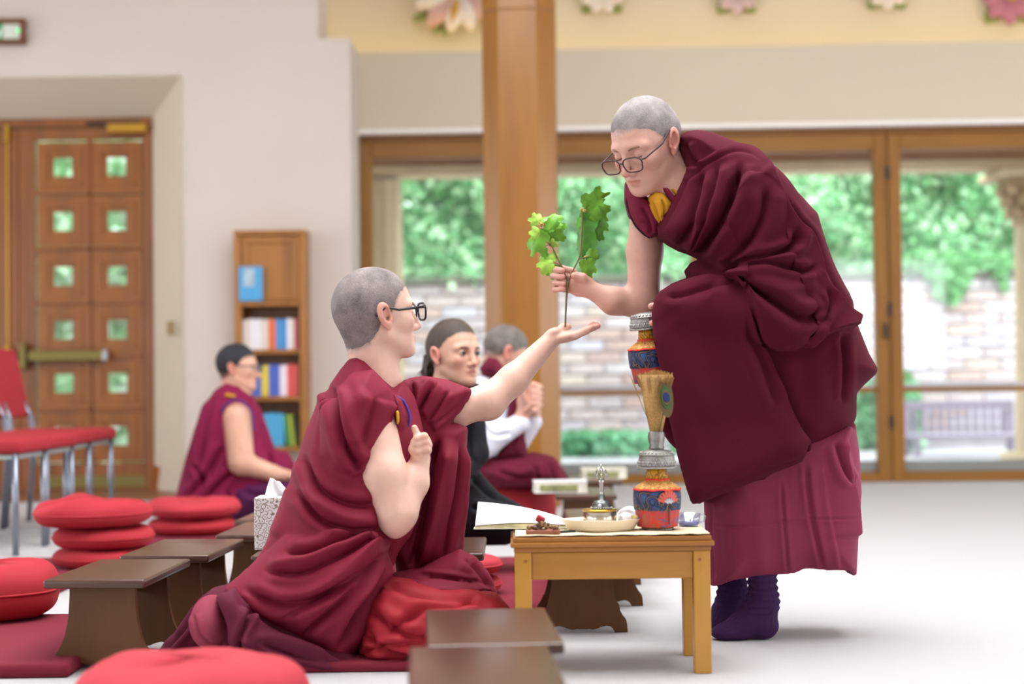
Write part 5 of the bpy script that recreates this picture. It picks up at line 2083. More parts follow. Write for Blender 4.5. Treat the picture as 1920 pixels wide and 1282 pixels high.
shawl_cv = [
    ('step', [(1233, 446), (1267, 381), (1303, 321), (1339, 291), (1375, 280), (1410, 287), (1438, 311), (1452, 330)], 5, 15, 55),
    ('crease', [(1246, 446), (1279, 386), (1313, 330), (1345, 302), (1378, 292), (1408, 298), (1432, 318)], 5, 2.5),
    ('crease', [(1326, 322), (1316, 370), (1300, 420), (1270, 462)], 12, 11),
    ('crease', [(1352, 310), (1344, 360), (1328, 410), (1296, 462)], 9, 8),
    ('crease', [(1390, 305), (1378, 357), (1350, 420), (1315, 472), (1308, 484)], 15, 17),
    ('ridge', [(1408, 320), (1400, 370), (1372, 430), (1335, 490)], 14, 9),
    ('crease', [(1432, 350), (1428, 405), (1398, 462), (1352, 508)], 14, 13),
    ('crease', [(1482, 420), (1484, 456), (1450, 477), (1402, 485), (1356, 510)], 11, 15),
    ('crease', [(1524, 496), (1498, 510), (1440, 494), (1385, 500), (1350, 514)], 10, 12),
    ('ridge', [(1520, 525), (1480, 545), (1430, 520), (1380, 512)], 14, 12),
    ('step', [(1436, 312), (1462, 360), (1484, 409), (1515, 447), (1530, 490), (1540, 530), (1570, 580), (1603, 615)], 5, 18, 60),
    ('crease', [(1470, 360), (1496, 405), (1528, 445), (1546, 500), (1566, 550), (1590, 592)], 6, 4),
    ('step', [(1603, 615), (1560, 618), (1498, 642), (1442, 626), (1414, 590), (1395, 564), (1358, 516)], 6, 30, 55),
    ('crease', [(1534, 575), (1500, 598), (1458, 574), (1402, 534), (1370, 518)], 14, 17),
    ('crease', [(1538, 540), (1545, 575), (1520, 608), (1490, 622)], 9, 8),
    ('step', [(1356, 516), (1395, 572), (1418, 622), (1440, 690), (1465, 750), (1490, 805), (1509, 852)], 6, 24, 80),
    ('step', [(1510, 851), (1400, 894), (1294, 938)], 5, 16, 45),
    ('crease', [(1504, 842), (1398, 883), (1298, 926)], 4, 1.6),
    ('ridge', [(1290, 540), (1285, 600), (1300, 700), (1330, 800)], 22, 6),
    ('ridge', [(1340, 540), (1355, 600), (1390, 700), (1430, 800)], 20, 6),
    ('crease', [(1395, 590), (1402, 640), (1425, 700), (1450, 770)], 10, 7),
    ('crease', [(1578, 618), (1584, 690), (1580, 760)], 10, 7),
    ('ridge', [(1530, 650), (1535, 740), (1520, 820)], 22, 6),
    ('crease', [(1452, 880), (1451, 905), (1449, 932)], 6, 9),
    ('crease', [(1285, 268), (1300, 300), (1320, 318)], 8, 9),
    ('ridge', [(1470, 660), (1490, 740), (1510, 800)], 20, 7),
    ('crease', [(1242, 552), (1275, 556), (1330, 540), (1375, 545)], 12, 6),
]
garment('shawl', shawl_ops, 0.0034, M_fleece, st_root, shawl_cv, 6, 0.003, 18, 3)
# loose inner corner of the shawl showing at the left below the vase
adopt_c = garment('shawl_corner', [('u', infl([(1222, 770), (1250, 740), (1290, 760), (1300, 860), (1262, 838), (1243, 815), (1228, 800)], S + 0.05, 0.05, 0.03), 0.0)], 0.005, M_fleece, st_root)

skirt_out = [(1321, 860), (1319, 930), (1323, 1000), (1328, 1096), (1362, 1096), (1400, 1091), (1440, 1087), (1475, 1085), (1500, 1073), (1530, 1075), (1560, 1077), (1602, 1077), (1605, 1000), (1611, 920), (1608, 850), (1600, 790), (1500, 780), (1380, 800)]
skirt_ops = [('u', infl(skirt_out, S + 0.02, 0.165, 0.10), 0.0),
             ('s', infl([(1338, 1140), (1338, 1060), (1400, 1050), (1500, 1040), (1594, 1045), (1594, 1140)], S + 0.02, 0.14, 0.08), 0.0)]
skirt_cv = [
    ('crease', [(1510, 860), (1520, 960), (1545, 1072)], 7, 5),
    ('step', [(1598, 800), (1580, 850), (1600, 930), (1606, 1010)], 6, 14, 30),
    ('crease', [(1566, 830), (1580, 880), (1596, 910)], 9, 12),
    ('crease', [(1322, 986), (1400, 984), (1460, 976), (1610, 970)], 4, 1.8),
    ('ridge', [(1372, 930), (1368, 1010), (1374, 1090)], 18, 6),
    ('crease', [(1464, 900), (1470, 980), (1478, 1080)], 5, 3),
    ('crease', [(1334, 940), (1333, 1010), (1340, 1090)], 8, 6),
    ('ridge', [(1420, 940), (1425, 1010), (1430, 1085)], 16, 4),
    ('crease', [(1326, 1088), (1400, 1083), (1475, 1076), (1502, 1066), (1600, 1069)], 4, 1.4),
    ('step', [(1542, 870), (1552, 960), (1575, 1070)], 5, 8, 26),
]
garment('skirt', skirt_ops, 0.0042, M_skirt, st_root, skirt_cv, 2, 0.002, 14, 5)

# shirt with cap sleeve, ochre front
shirt_out = [(1172, 338), (1170, 370), (1177, 402), (1190, 425), (1205, 442), (1217, 450), (1233, 444), (1262, 452), (1310, 440), (1330, 370), (1300, 320), (1262, 352), (1238, 366), (1214, 372), (1195, 350)]
shirt_ops = [('u', infl(shirt_out, S + 0.08, 0.11, 0.035, (-0.1, 0)), 0.0)]
shirt_cv = [('crease', [(1178, 405), (1192, 424), (1214, 444)], 4, 2), ('crease', [(1200, 385), (1215, 410), (1222, 440)], 6, 5), ('ridge', [(1185, 360), (1192, 390), (1205, 420)], 8, 4)]
garment('shirt', shirt_ops, 0.004, M_shirt, st_root, shirt_cv)
tri_line('sleeve_piping', [P(x, y, S + 0.05) for x, y in spline([(1175, 345), (1175, 382), (1188, 418), (1204, 437), (1218, 446)], sub=5)], 0.0022, plain('dark_piping', '1c1420', 0.7), st_root, 6)
garment('shirt_front', [('u', infl([(1214, 370), (1226, 358), (1246, 362), (1268, 385), (1256, 404), (1237, 428), (1228, 412), (1219, 392)], S - 0.01, 0.045, 0.025), 0.0)], 0.003, M_yell, st_root,
        [('crease', [(1222, 376), (1232, 400), (1238, 420)], 5, 5), ('crease', [(1240, 372), (1246, 392), (1244, 410)], 4, 4)])
garment('shirt_band', [('u', infl([(1238, 352), (1252, 352), (1282, 392), (1268, 404)], S - 0.02, 0.045, 0.02), 0.0)], 0.003, M_shirt, st_root)
garment('shirt_edge', [('u', infl([(1254, 354), (1262, 352), (1286, 384), (1280, 390)], S - 0.022, 0.04, 0.012), 0.0)], 0.003, M_yell, st_root)

# skin: head, neck, right arm and both hands
body = HS.ops()
body += [('u', cap(HS.W((-0.030, 0, -0.045)), P(1302, 365, S + 0.03), 0.060, 0.066), 0.02),
         ('u', cap(HS.W((0.02, 0, -0.075)), P(1276, 375, S + 0.0), 0.036, 0.044), 0.025),
         ('u', ell(P(1325, 392, S + 0.05), (0.10, 0.10, 0.07)), 0.03),
         ('u', cap(P(1212, 392, S + 0.10), P(1209, 470, S + 0.11), 0.046, 0.0495), 0.03),
         ('u', cap(P(1209, 470, S + 0.11), P(1206, 566, S + 0.11), 0.0495, 0.046), 0.02),
         ('u', cap(P(1206, 568, S + 0.11), P(1150, 564, S + 0.10), 0.0465, 0.037), 0.02),
         ('u', cap(P(1150, 564, S + 0.10), P(1104, 542, S + 0.10), 0.037, 0.0235), 0.02)]
hY = S + 0.11
body += [('u', cap(P(1104, 541, hY - 0.005), P(1086, 530, hY), 0.024, 0.028), 0.012),
         ('u', ell(P(1086, 534, hY), (0.034, 0.019, 0.034)), 0.012),
         ('u', ell(P(1096, 530, hY - 0.016), (0.022, 0.016, 0.018)), 0.012)]
fing = [((1076, 509), (1047, 501), (1041, 505), (1054, 507)), ((1072, 520), (1043, 513), (1037, 517), (1055, 519)), ((1072, 532), (1046, 527), (1041, 530), (1056, 532)), ((1076, 545), (1048, 541), (1040, 543), (1056, 542))]
tips = []
for k, (a, b_, c, d) in enumerate(fing):
    rr_ = 0.0092 if k < 3 else 0.0084
    pts = [P(*a, hY + 0.006), P(*b_, hY + 0.004), P(*c, hY - 0.014), P(*d, hY - 0.034)]
    body += chain(pts, [rr_ * 1.1, rr_, rr_ * 0.98, rr_ * 0.88], 0.002)
    tips.append((pts[-1], 0.012))
thumb = [P(1102, 533, hY - 0.012), P(1092, 521, hY - 0.030), P(1077, 517, hY - 0.036)]
body += chain(thumb, [0.016, 0.0135, 0.0105], 0.008)
tips.append((thumb[-1], 0.014))
# left hand round the held vase, fingertips showing at the cloth's edge
lY = 4.30
for (a, b_, c) in (((1262, 590), (1236, 572), (1221, 574)), ((1262, 600), (1240, 602), (1223, 606))):
    pts = [P(*a, lY + 0.02), P(*b_, lY - 0.01), P(*c, lY - 0.012)]
    body += chain(pts, [0.011, 0.0105, 0.009], 0.004)
    tips.append((pts[-1], 0.014))
body.append(('u', ell(P(1275, 592, lY + 0.02), (0.03, 0.02, 0.035)), 0.01))
skin('body', body, 0.0026, M_skin1, st_root, HS, BUZZ, shawl_ops, 0.02, tips)
HS.hair(BUZZ, 0.0022, 0.0028, M_grey, st_root)
tort = brocade('tortoise', '24100f', '4a1c18', 90)
glasses(HS, st_root, tort, c0=-0.015, fwd=0.115, w=0.0295, h=0.0185, tail=0.014, wide=0.035, rad=0.0019)
M_lash = plain('lash_brown', '54332a', 0.8)
for q in (-1, 1):
    tri_line('eyelash', [HS.W((0.0852 + x, q * y, z)) for x, y, z in ((-0.004, 0.020, -0.004), (0.0005, 0.027, -0.0065), (0.0005, 0.035, -0.0068), (-0.004, 0.044, -0.0045))], 0.0012, M_lash, st_root, 5)
    tri_line('eyebrow', [HS.W(p) for p in ((0.0895, q * 0.013, 0.016), (0.0875, q * 0.026, 0.0205), (0.081, q * 0.038, 0.0205), (0.071, q * 0.049, 0.016))], [0.003, 0.0048, 0.0042, 0.002], plain('pale_brow', '9a735f', 0.9), st_root, 6)

# socks


def sock(ankle, heel, toe, Y, label_):
    a, hl_, t = P(*ankle, Y), P(*heel, Y), P(*toe, Y)
    t[2] = hl_[2] = 0.0
    mid = (hl_ * 0.45 + t * 0.55)
    ops = [('u', cap((a[0], a[1], 0.21), (a[0] + 0.004, a[1], 0.10), 0.042, 0.037), 0.0),
           ('u', ell((hl_[0] - 0.045, hl_[1], 0.038), (0.047, 0.036, 0.040)), 0.03),
           ('u', cap((a[0] + 0.002, a[1], 0.10), (mid[0], mid[1], 0.040), 0.038, 0.030), 0.03),
           ('u', cap((mid[0], mid[1], 0.038), (t[0] + 0.045, t[1], 0.024), 0.031, 0.021), 0.025),
           ('u', ell((t[0] + 0.05, t[1], 0.020), (0.05, 0.042, 0.022)), 0.02),
           ('i', half((0, 0, 0.002), (0, 0, -1)), 0.0)]
    v, q = surf(ops, 0.003, 2)
    n = vnormals(v, q)
    up = sstep(0.05, 0.11, v[:, 2])
    v = v + n * (0.0022 * up * np.sin(v[:, 2] * 330 + 2.0 * np.sin(v[:, 0] * 40)) + 0.0006 * np.sin(v[:, 1] * 900))[:, None]
    return adopt(mesh_np('sock', v, q, M_sock), st_root)


sock((1428, 1090), (1459, 1190), (1332, 1190), 4.38, '')
sock((1372, 1090), (1400, 1170), (1322, 1170), 4.56, '')

# ---- vase held by the bending person, partly under the shawl
hv = at(1222, 722, 4.36)
vase('ritual_vase', 'brocade-skirted ritual vase held tilted under the dark maroon shawl', 'vase', (hv[0] + 0.004, 4.365, hv[2]), (0.0, 0.10, 0.35), False).rotation_euler = (0.02, -0.10, 0.3)

# ================================================================== kneeling person
M_skin2 = skin_mat('skin_pale', 'dcb3a2', blush='d08a7c', stub='8c7d76')
M_robe = cloth_mat('maroon_robe', '781b31', 0.06, 0.10, 0.7, 1300, 0.12)
M_robe2 = cloth_mat('dark_plum_robe', '5c1a30', 0.08, 0.10, 0.75, 1300, 0.12)
M_redsk = cloth_mat('red_skirt', '96202c', 0.06, 0.10, 0.65, 1300, 0.12)
M_rose = cloth_mat('rose_cloth', '8e3a4c', 0.06, 0.15, 0.8, 900, 0.3)
K = 4.22
kp = at(640, 1200, K)
kn = empty('person', (kp[0], K, 0.0255), label='kneeling person in wine-red robes reaching out an open palm', cat='person')
ps_, th_ = math.radians(26), math.radians(5)
HK = Head(706, 590, K + 0.03, (math.cos(ps_) * math.cos(th_), math.sin(ps_) * math.cos(th_), math.sin(th_)), 1.07, nose=0.98)

torso = [(667, 664), (640, 690), (618, 722), (593, 762), (575, 800), (560, 850), (543, 900), (527, 950), (507, 1000), (490, 1040), (478, 1062), (445, 1080), (424, 1100), (440, 1130), (500, 1172), (570, 1210), (640, 1244), (674, 1236),
         (690, 1165), (715, 1092), (742, 1040), (772, 1000), (792, 930), (800, 860), (790, 800), (775, 745), (756, 714), (738, 724), (716, 698), (692, 672)]
sleeve = [(700, 690), (660, 700), (628, 735), (610, 790), (606, 850), (622, 890), (660, 890), (684, 878), (700, 850), (718, 815), (732, 780), (740, 754), (734, 728)]
panel = [(735, 728), (757, 712), (790, 705), (835, 712), (882, 728), (868, 762), (850, 790), (878, 800), (874, 880), (868, 960), (866, 1030), (866, 1080), (800, 1088), (745, 1094), (735, 1000), (760, 900), (762, 800)]
fsleeve = [(750, 722), (768, 708), (795, 704), (838, 711), (885, 729), (878, 748), (862, 766), (838, 788), (811, 809), (790, 806), (770, 780)]
torso_ops = [('u', infl(torso, K, 0.185, 0.16, (0.0, 0.12)), 0.0),
             ('u', infl(sleeve, K - 0.10, 0.105, 0.09), 0.03),
             ('u', infl([(478, 1050), (424, 1100), (440, 1130), (500, 1172), (570, 1210), (640, 1244), (674, 1236), (690, 1165), (735, 1020), (650, 990), (540, 1000)], K - 0.10, 0.15, 0.12), 0.06),
             ('u', infl([(672, 664), (655, 672), (640, 690), (618, 722), (640, 770), (735, 775), (742, 735), (738, 724), (716, 698), (692, 672)], K + 0.02, 0.085, 0.05), 0.03),
             FLOOR(0.028)]
torso_cv = [
    ('crease', [(622, 722), (634, 765), (644, 815), (656, 850), (680, 884)], 13, 17),
    ('ridge', [(692, 728), (665, 762), (648, 800), (650, 840)], 15, 10),
    ('crease', [(705, 742), (690, 790), (672, 840)], 12, 6),
    ('ridge', [(610, 730), (602, 800), (590, 870)], 18, 7),
    ('crease', [(568, 850), (598, 915), (655, 945), (712, 945)], 14, 12),
    ('ridge', [(590, 930), (650, 968), (712, 968)], 12, 8),
    ('crease', [(556, 915), (598, 970), (652, 992), (715, 985)], 12, 12),
    ('crease', [(528, 1035), (580, 1036), (650, 1012), (724, 990)], 12, 13),
    ('ridge', [(500, 1050), (575, 1056), (640, 1030), (720, 1000)], 12, 10),
    ('crease', [(488, 1068), (560, 1074), (632, 1046), (732, 1004)], 11, 12),
    ('crease', [(450, 1100), (530, 1132), (630, 1104), (732, 1018)], 14, 15),
    ('ridge', [(500, 1120), (570, 1110), (650, 1070), (728, 1012)], 12, 9),
    ('crease', [(738, 1012), (712, 1090), (692, 1160), (680, 1222)], 11, 10),
    ('crease', [(728, 1020), (682, 1105), (652, 1180), (632, 1222)], 12, 13),
    ('crease', [(720, 1026), (650, 1110), (590, 1170), (560, 1200)], 12, 12),
    ('ridge', [(724, 1030), (666, 1110), (620, 1190)], 11, 9),
    ('crease', [(732, 1010), (600, 1120), (520, 1160)], 10, 8),
    ('step', [(740, 752), (732, 782), (718, 817), (700, 852), (684, 880), (655, 893)], 5, 10, 30),
    ('ridge', [(540, 905), (530, 960), (510, 1010)], 14, 6),
]
garment('robe', torso_ops, 0.0036, M_robe, kn, torso_cv, 6, 0.0025, 16, 7)
panel_ops = [('u', infl(panel, K + 0.14, 0.065, 0.05), 0.0), ('u', infl(fsleeve, K + 0.17, 0.075, 0.05), 0.02)]
panel_cv = [
    ('crease', [(772, 712), (774, 740), (771, 768), (775, 790)], 7, 10), ('crease', [(818, 713), (798, 747), (780, 775)], 8, 11), ('ridge', [(800, 712), (785, 740), (778, 770)], 7, 8),
    ('crease', [(842, 730), (822, 762), (800, 792)], 6, 5), ('step', [(884, 730), (864, 765), (812, 808)], 4, 6, 20), ('crease', [(872, 738), (852, 764), (806, 800)], 4, 2),
    ('ridge', [(846, 818), (832, 900), (812, 980), (790, 1060)], 13, 20), ('crease', [(822, 815), (806, 900), (792, 980), (770, 1070)], 15, 26), ('crease', [(862, 830), (856, 920), (840, 1000), (826, 1070)], 10, 11),
    ('ridge', [(872, 830), (866, 920), (864, 1020), (862, 1070)], 6, 7), ('crease', [(795, 850), (785, 950), (762, 1050)], 12, 14), ('crease', [(752, 730), (748, 760), (756, 800)], 8, 7),
    ('ridge', [(760, 880), (756, 960), (748, 1040)], 9, 8)]
garment('robe_front', panel_ops, 0.0036, M_robe, kn, panel_cv, 4, 0.0015, 16, 9)
# sleeve piping in violet and ochre lining
tri_line('sleeve_piping', [P(x, y, K - 0.075) for x, y in spline([(742, 742), (757, 752), (767, 775), (767, 795), (757, 818)], sub=5)], 0.0032, plain('violet_piping', '3c2f9a', 0.6), kn, 8)
garment('undershirt', [('u', infl([(738, 735), (755, 748), (764, 775), (764, 798), (755, 820), (742, 850), (735, 800)], K - 0.07, 0.05, 0.03), 0.0)], 0.004, M_robe, kn)
garment('lining', [('u', infl([(741, 770), (748, 768), (750, 790), (744, 800)], K - 0.125, 0.02, 0.008), 0.0)], 0.003, M_yell, kn)
# skirts
red_out = [(688, 1112), (720, 1082), (770, 1088), (830, 1102), (890, 1102), (932, 1112), (957, 1140), (952, 1170), (900, 1200), (830, 1230), (760, 1246), (668, 1246), (676, 1180)]
red_cv = [('crease', [(712, 1090), (780, 1120), (860, 1128), (930, 1140)], 14, 8), ('crease', [(692, 1140), (760, 1190), (840, 1200)], 12, 10), ('crease', [(690, 1180), (720, 1215), (790, 1225)], 9, 9),
          ('ridge', [(720, 1110), (800, 1150), (900, 1160)], 16, 8), ('crease', [(900, 1112), (860, 1140), (790, 1150), (720, 1190)], 12, 8), ('crease', [(680, 1225), (740, 1205), (800, 1206)], 7, 8)]
garment('red_skirt', [('u', infl(red_out, K - 0.08, 0.175, 0.10), 0.0), FLOOR(0.028)], 0.004, M_redsk, kn, red_cv, 2, 0.0025, 18, 11)
flap = [(862, 1028), (892, 1044), (916, 1074), (936, 1114), (900, 1106), (830, 1106), (745, 1096), (730, 1075), (790, 1062)]
garment('robe_flap', [('u', infl(flap, K + 0.06, 0.10, 0.06), 0.0), ('u', infl([(716, 1090), (745, 1086), (790, 1080), (870, 1086), (925, 1102), (880, 1110), (800, 1108), (745, 1102)], K - 0.03, 0.11, 0.03), 0.01)], 0.004, M_robe, kn,
        [('crease', [(780, 1080), (840, 1084), (900, 1098)], 6, 6), ('crease', [(872, 1045), (895, 1070), (920, 1105)], 9, 7)])
tail = [(445, 1096), (418, 1112), (420, 1150), (424, 1190), (414, 1214), (372, 1230), (362, 1238), (420, 1230), (470, 1226), (560, 1246), (660, 1256), (770, 1258), (800, 1232), (690, 1234), (600, 1200), (520, 1160), (480, 1120)]
tail_back = [(440, 1092), (398, 1102), (372, 1122), (354, 1152), (334, 1182), (308, 1202), (286, 1230), (280, 1238), (330, 1238), (372, 1228), (440, 1200), (460, 1140)]
tail_cv = [('crease', [(400, 1112), (420, 1160), (430, 1215)], 9, 12), ('ridge', [(420, 1108), (450, 1160), (460, 1220)], 11, 12), ('crease', [(470, 1140), (455, 1185), (450, 1222)], 8, 12),
           ('crease', [(450, 1130), (520, 1180), (600, 1222), (680, 1246)], 10, 12), ('ridge', [(470, 1190), (540, 1210), (620, 1240)], 10, 9), ('crease', [(480, 1200), (560, 1230), (660, 1250)], 8, 9),
           ('step', [(460, 1222), (466, 1204), (448, 1198)], 4, 12, 14), ('crease', [(368, 1130), (362, 1170), (376, 1210)], 8, 9), ('crease', [(350, 1170), (322, 1205), (296, 1232)], 8, 7)]
garment('robe_hem', [('u', infl(tail_back, K - 0.06, 0.09, 0.04), 0.0), FLOOR(0.003)], 0.004, M_robe2, kn, [('crease', [(372, 1130), (350, 1175), (310, 1220)], 7, 8)], 2, 0.003, 24, 14)
garment('robe_tail', [('u', infl(tail, K - 0.16, 0.12, 0.05), 0.0), FLOOR(0.003)], 0.004, M_robe2, kn, tail_cv, 2, 0.003, 24, 13)
fo = P(394, 1166, K - 0.2)
garment('covered_foot', [('u', ell((fo[0], K - 0.19, fo[2]), (0.050, 0.10, 0.066)), 0.0), ('u', ell((fo[0] + 0.03, K - 0.14, fo[2] - 0.02), (0.08, 0.08, 0.05)), 0.04), FLOOR(0.01)], 0.004, M_rose, kn,
        [('crease', [(362, 1150), (375, 1190), (400, 1208)], 6, 4)])

# skin
kb = HK.ops()
kb += [('u', cap(HK.W((-0.034, 0, -0.04)), P(708, 716, K + 0.03), 0.058, 0.062), 0.02),
       ('u', cap(HK.W((0.004, 0, -0.065)), P(716, 724, K + 0.04), 0.036, 0.046), 0.025),
       ('u', ell(P(705, 770, K + 0.02), (0.07, 0.07, 0.06)), 0.03)]
aY = K - 0.15
kb += [('u', cap(P(702, 790, aY + 0.05), P(722, 890, aY), 0.054, 0.055), 0.03),
       ('u', cap(P(722, 890, aY), P(742, 958, aY - 0.005), 0.055, 0.050), 0.02),
       ('u', ell(P(742, 968, aY), (0.046, 0.05, 0.05)), 0.02),
       ('u', ell(P(742, 988, aY), (0.022, 0.024, 0.022)), 0.02), ('u', ell(P(740, 996, aY), (0.013, 0.015, 0.013)), 0.014),
       ('u', cap(P(750, 955, aY + 0.01), P(776, 905, aY + 0.035), 0.046, 0.036), 0.02),
       ('u', cap(P(776, 905, aY + 0.035), P(788, 862, aY + 0.05), 0.036, 0.026), 0.02),
       ('u', ell(P(789, 842, aY + 0.055), (0.021, 0.03, 0.034)), 0.014)]
tipk = []
kY = aY + 0.035
for k, (a, b_, c) in enumerate((((800, 826), (795, 818), (782, 822)), ((803, 834), (797, 829), (782, 834)), ((802, 844), (797, 841), (784, 846)))):
    pts = [P(*a, kY + 0.012), P(*b_, kY - 0.012), P(*c, kY - 0.016)]
    kb += chain(pts, [0.0112, 0.0105, 0.0092], 0.004)
    tipk.append((pts[1], 0.012))
pts = [P(792, 834, kY - 0.004), P(784, 820, kY - 0.008), P(777, 802, kY - 0.006)]
kb += chain(pts, [0.0115, 0.0102, 0.0085], 0.005)
tipk.append((pts[-1], 0.014))
pts = [P(782, 856, kY), P(775, 842, kY - 0.008), P(777, 828, kY - 0.012)]
kb += chain(pts, [0.014, 0.012, 0.010], 0.006)
# far arm with open palm
rY = K + 0.20
kb += [('u', cap(P(790, 772, rY - 0.02), P(850, 768, rY), 0.052, 0.05), 0.02),
       ('u', cap(P(850, 768, rY), P(916, 752, rY + 0.03), 0.050, 0.045), 0.02),
       ('u', ell(P(916, 766, rY + 0.03), (0.03, 0.028, 0.027)), 0.02),
       ('u', cap(P(916, 752, rY + 0.03), P(962, 712, rY + 0.06), 0.0475, 0.041), 0.02),
       ('u', cap(P(962, 712, rY + 0.06), P(1030, 640, rY + 0.09), 0.041, 0.0255), 0.02)]
pY = rY + 0.10
ax = np.array((math.cos(0.22), 0.0, math.sin(0.22)))
Rp = np.stack([ax, np.array((0, 1, 0)), np.array((-ax[2], 0, ax[0]))], 1)
kb += [('u', ell(P(1062, 631, pY), (0.046, 0.043, 0.0165), Rp), 0.016), ('u', ell(P(1040, 622, pY - 0.012), (0.022, 0.022, 0.013), Rp), 0.012), ('u', ell(P(1035, 628, pY + 0.012), (0.022, 0.022, 0.014), Rp), 0.012)]
for k, dy in enumerate((-0.033, -0.011, 0.011, 0.032)):
    L_ = (1109, 1121, 1119, 1112)[k]
    up = (612, 609, 607, 606)[k]
    pts = [P(1078, 629, pY + dy), P(1098, 620, pY + dy * 1.05), P(L_, up + 2, pY + dy * 1.05)]
    kb += chain(pts, [0.0118, 0.0108, 0.0085], 0.006)
    tipk.append((pts[-1], 0.02))
pts = [P(1046, 624, pY + 0.03), P(1056, 615, pY + 0.05), P(1066, 612, pY + 0.058)]
kb += chain(pts, [0.015, 0.0125, 0.0095], 0.008)
KHL = ([-0.13, -0.075, -0.045, -0.022, -0.015, 0.012, 0.030, 0.048, 0.066, 0.10], [-0.078, -0.078, -0.066, -0.034, -0.012, -0.006, 0.018, 0.050, 0.066, 0.070])
skin('body', kb, 0.0026, M_skin2, kn, HK, KHL, torso_ops[:4], 0.03, tipk)
HK.hair(KHL, 0.003, 0.0028, hair_mat('dark_grey_stubble', '4c4442', 'a09490'), kn, seed=5, ops_extra=[('u', cap(HK.W((-0.034, 0, -0.04)), P(708, 716, K + 0.03), 0.058, 0.062), 0.02)])
glasses(HK, kn, plain('black_acetate', '141318', 0.25), c0=-0.002, fwd=0.110, w=0.0285, h=0.021, tail=0.004, rad=0.0026)
for q in (-1, 1):
    tri_line('eyebrow', [HK.W(p) for p in ((0.0895, q * 0.013, 0.016), (0.0875, q * 0.026, 0.0205), (0.081, q * 0.038, 0.0205), (0.071, q * 0.049, 0.016))], [0.003, 0.0048, 0.0042, 0.002], plain('pale_brow', '9a735f', 0.9), kn, 6)


def eyes(H, parent, iris='3a2418'):
    for q in (-1, 1):
        c = H.W((0.0745, q * 0.0315, 0.0005))
        o = MB().ball((0, 0, 0), 0.0125 * H.k, 20, 14).build('eye', plain('eye_white', 'b4aaa2', 0.25), parent, True)
        o.location = Vector([float(t) for t in c - np.array(parent.location)])
        d = H.M[:, 0]
        b = MB().lathe([(0.0001, 0.0011), (0.0068 * H.k, 0.0003), (0.0068 * H.k, -0.001)], 20)
        i_ = b.build('iris', plain('iris_' + iris, iris, 0.15), o, True)
        i_.rotation_euler = Vector([float(t) for t in d]).to_track_quat('Z', 'Y').to_euler()
        i_.location = Vector([float(t) for t in d * 0.0122 * H.k])


# ================================================================== seated person near the bookcase
M_skin3 = skin_mat('skin_warm', 'd3a48c', stub='3a3434')
M_mag = cloth_mat('magenta_robe', '7c1840', 0.07, 0.12, 0.8, 900, 0.15)
M_pur = cloth_mat('purple_skirt', '4f1a44', 0.07, 0.12, 0.8, 900, 0.15)
Q = 8.2
qp = at(440, 950, Q)
se = empty('person', (qp[0], Q, 0.0), label='dark-haired person in magenta robe sitting in profile before the bookcase', cat='person')
HQ = Head(447, 690, Q, (math.cos(0.12), -math.sin(0.12), -0.02), 1.02)
trs = [(428, 716), (405, 730), (386, 758), (366, 805), (350, 855), (336, 910), (328, 955), (335, 975), (440, 978), (490, 960), (530, 935), (552, 905), (552, 870), (538, 846), (515, 842), (500, 800), (488, 768), (470, 738), (452, 722)]
q_ops = [('u', infl(trs, Q, 0.22, 0.16), 0.0), FLOOR(0.01)]
q_cv = [('crease', [(400, 745), (385, 810), (370, 900)], 8, 14), ('crease', [(420, 830), (395, 880), (350, 940)], 9, 16), ('crease', [(440, 880), (400, 920), (370, 960)], 8, 14), ('crease', [(488, 790), (500, 840), (515, 880)], 7, 14),
        ('crease', [(360, 870), (380, 900), (366, 950)], 7, 12), ('ridge', [(470, 830), (490, 870), (520, 890)], 8, 14), ('crease', [(430, 920), (425, 945), (410, 970)], 7, 12)]
garment('robe', q_ops, 0.007, M_mag, se, q_cv, 2, 0.004, 12, 21)
garment('skirt', [('u', infl([(440, 905), (490, 894), (560, 890), (590, 915), (575, 955), (500, 976), (435, 976)], Q - 0.1, 0.17, 0.12), 0.0), FLOOR(0.01)], 0.008, M_pur, se, [('crease', [(450, 920), (500, 930), (560, 925)], 8, 10)], 2, 0.004, 14, 22)
garment('sash', [('u', infl([(426, 735), (446, 740), (440, 748), (418, 744)], Q - 0.13, 0.07, 0.02), 0.0)], 0.006, M_yell, se)
qb = HQ.ops() + [('u', cap(HQ.W((-0.03, 0, -0.04)), P(440, 738, Q), 0.058, 0.07), 0.02), ('u', cap(HQ.W((0.015, 0, -0.07)), P(452, 735, Q), 0.04, 0.055), 0.02),
                 ('u', cap(P(444, 782, Q - 0.19), P(452, 865, Q - 0.22), 0.070, 0.066), 0.02), ('u', cap(P(454, 868, Q - 0.22), P(510, 886, Q - 0.2), 0.058, 0.04), 0.02),
                 ('u', cap(P(510, 886, Q - 0.2), P(540, 892, Q - 0.18), 0.036, 0.03), 0.02)]
for k, dy in enumerate((-0.03, -0.01, 0.01, 0.03)):
    qb += chain([P(540, 891 + k, Q - 0.18 + dy), P(556, 896, Q - 0.18 + dy)], [0.012, 0.009])
qb += chain([P(532, 888, Q - 0.2), P(546, 886, Q - 0.21)], [0.013, 0.010])
skin('body', qb, 0.0045, M_skin3, se, HQ, BUZZ, q_ops[:1], 0.03)
HQ.hair(BUZZ, 0.010, 0.0045, hair_mat('black_crop', '17181c', '2c2e36'), se, seed=8)
glasses(HQ, se, plain('black_acetate', '141318', 0.25), c0=0.0, fwd=0.112)
eyes(HQ, se)
tri_line('armhole_piping', [P(x, y, Q - 0.25 + 0.0008 * abs(x - 445)) for x, y in spline([(414, 772), (425, 756), (447, 750), (466, 762), (475, 785), (476, 808)], sub=5)], 0.0055, plain('violet_trim', '4a2a78', 0.7), se, 8)

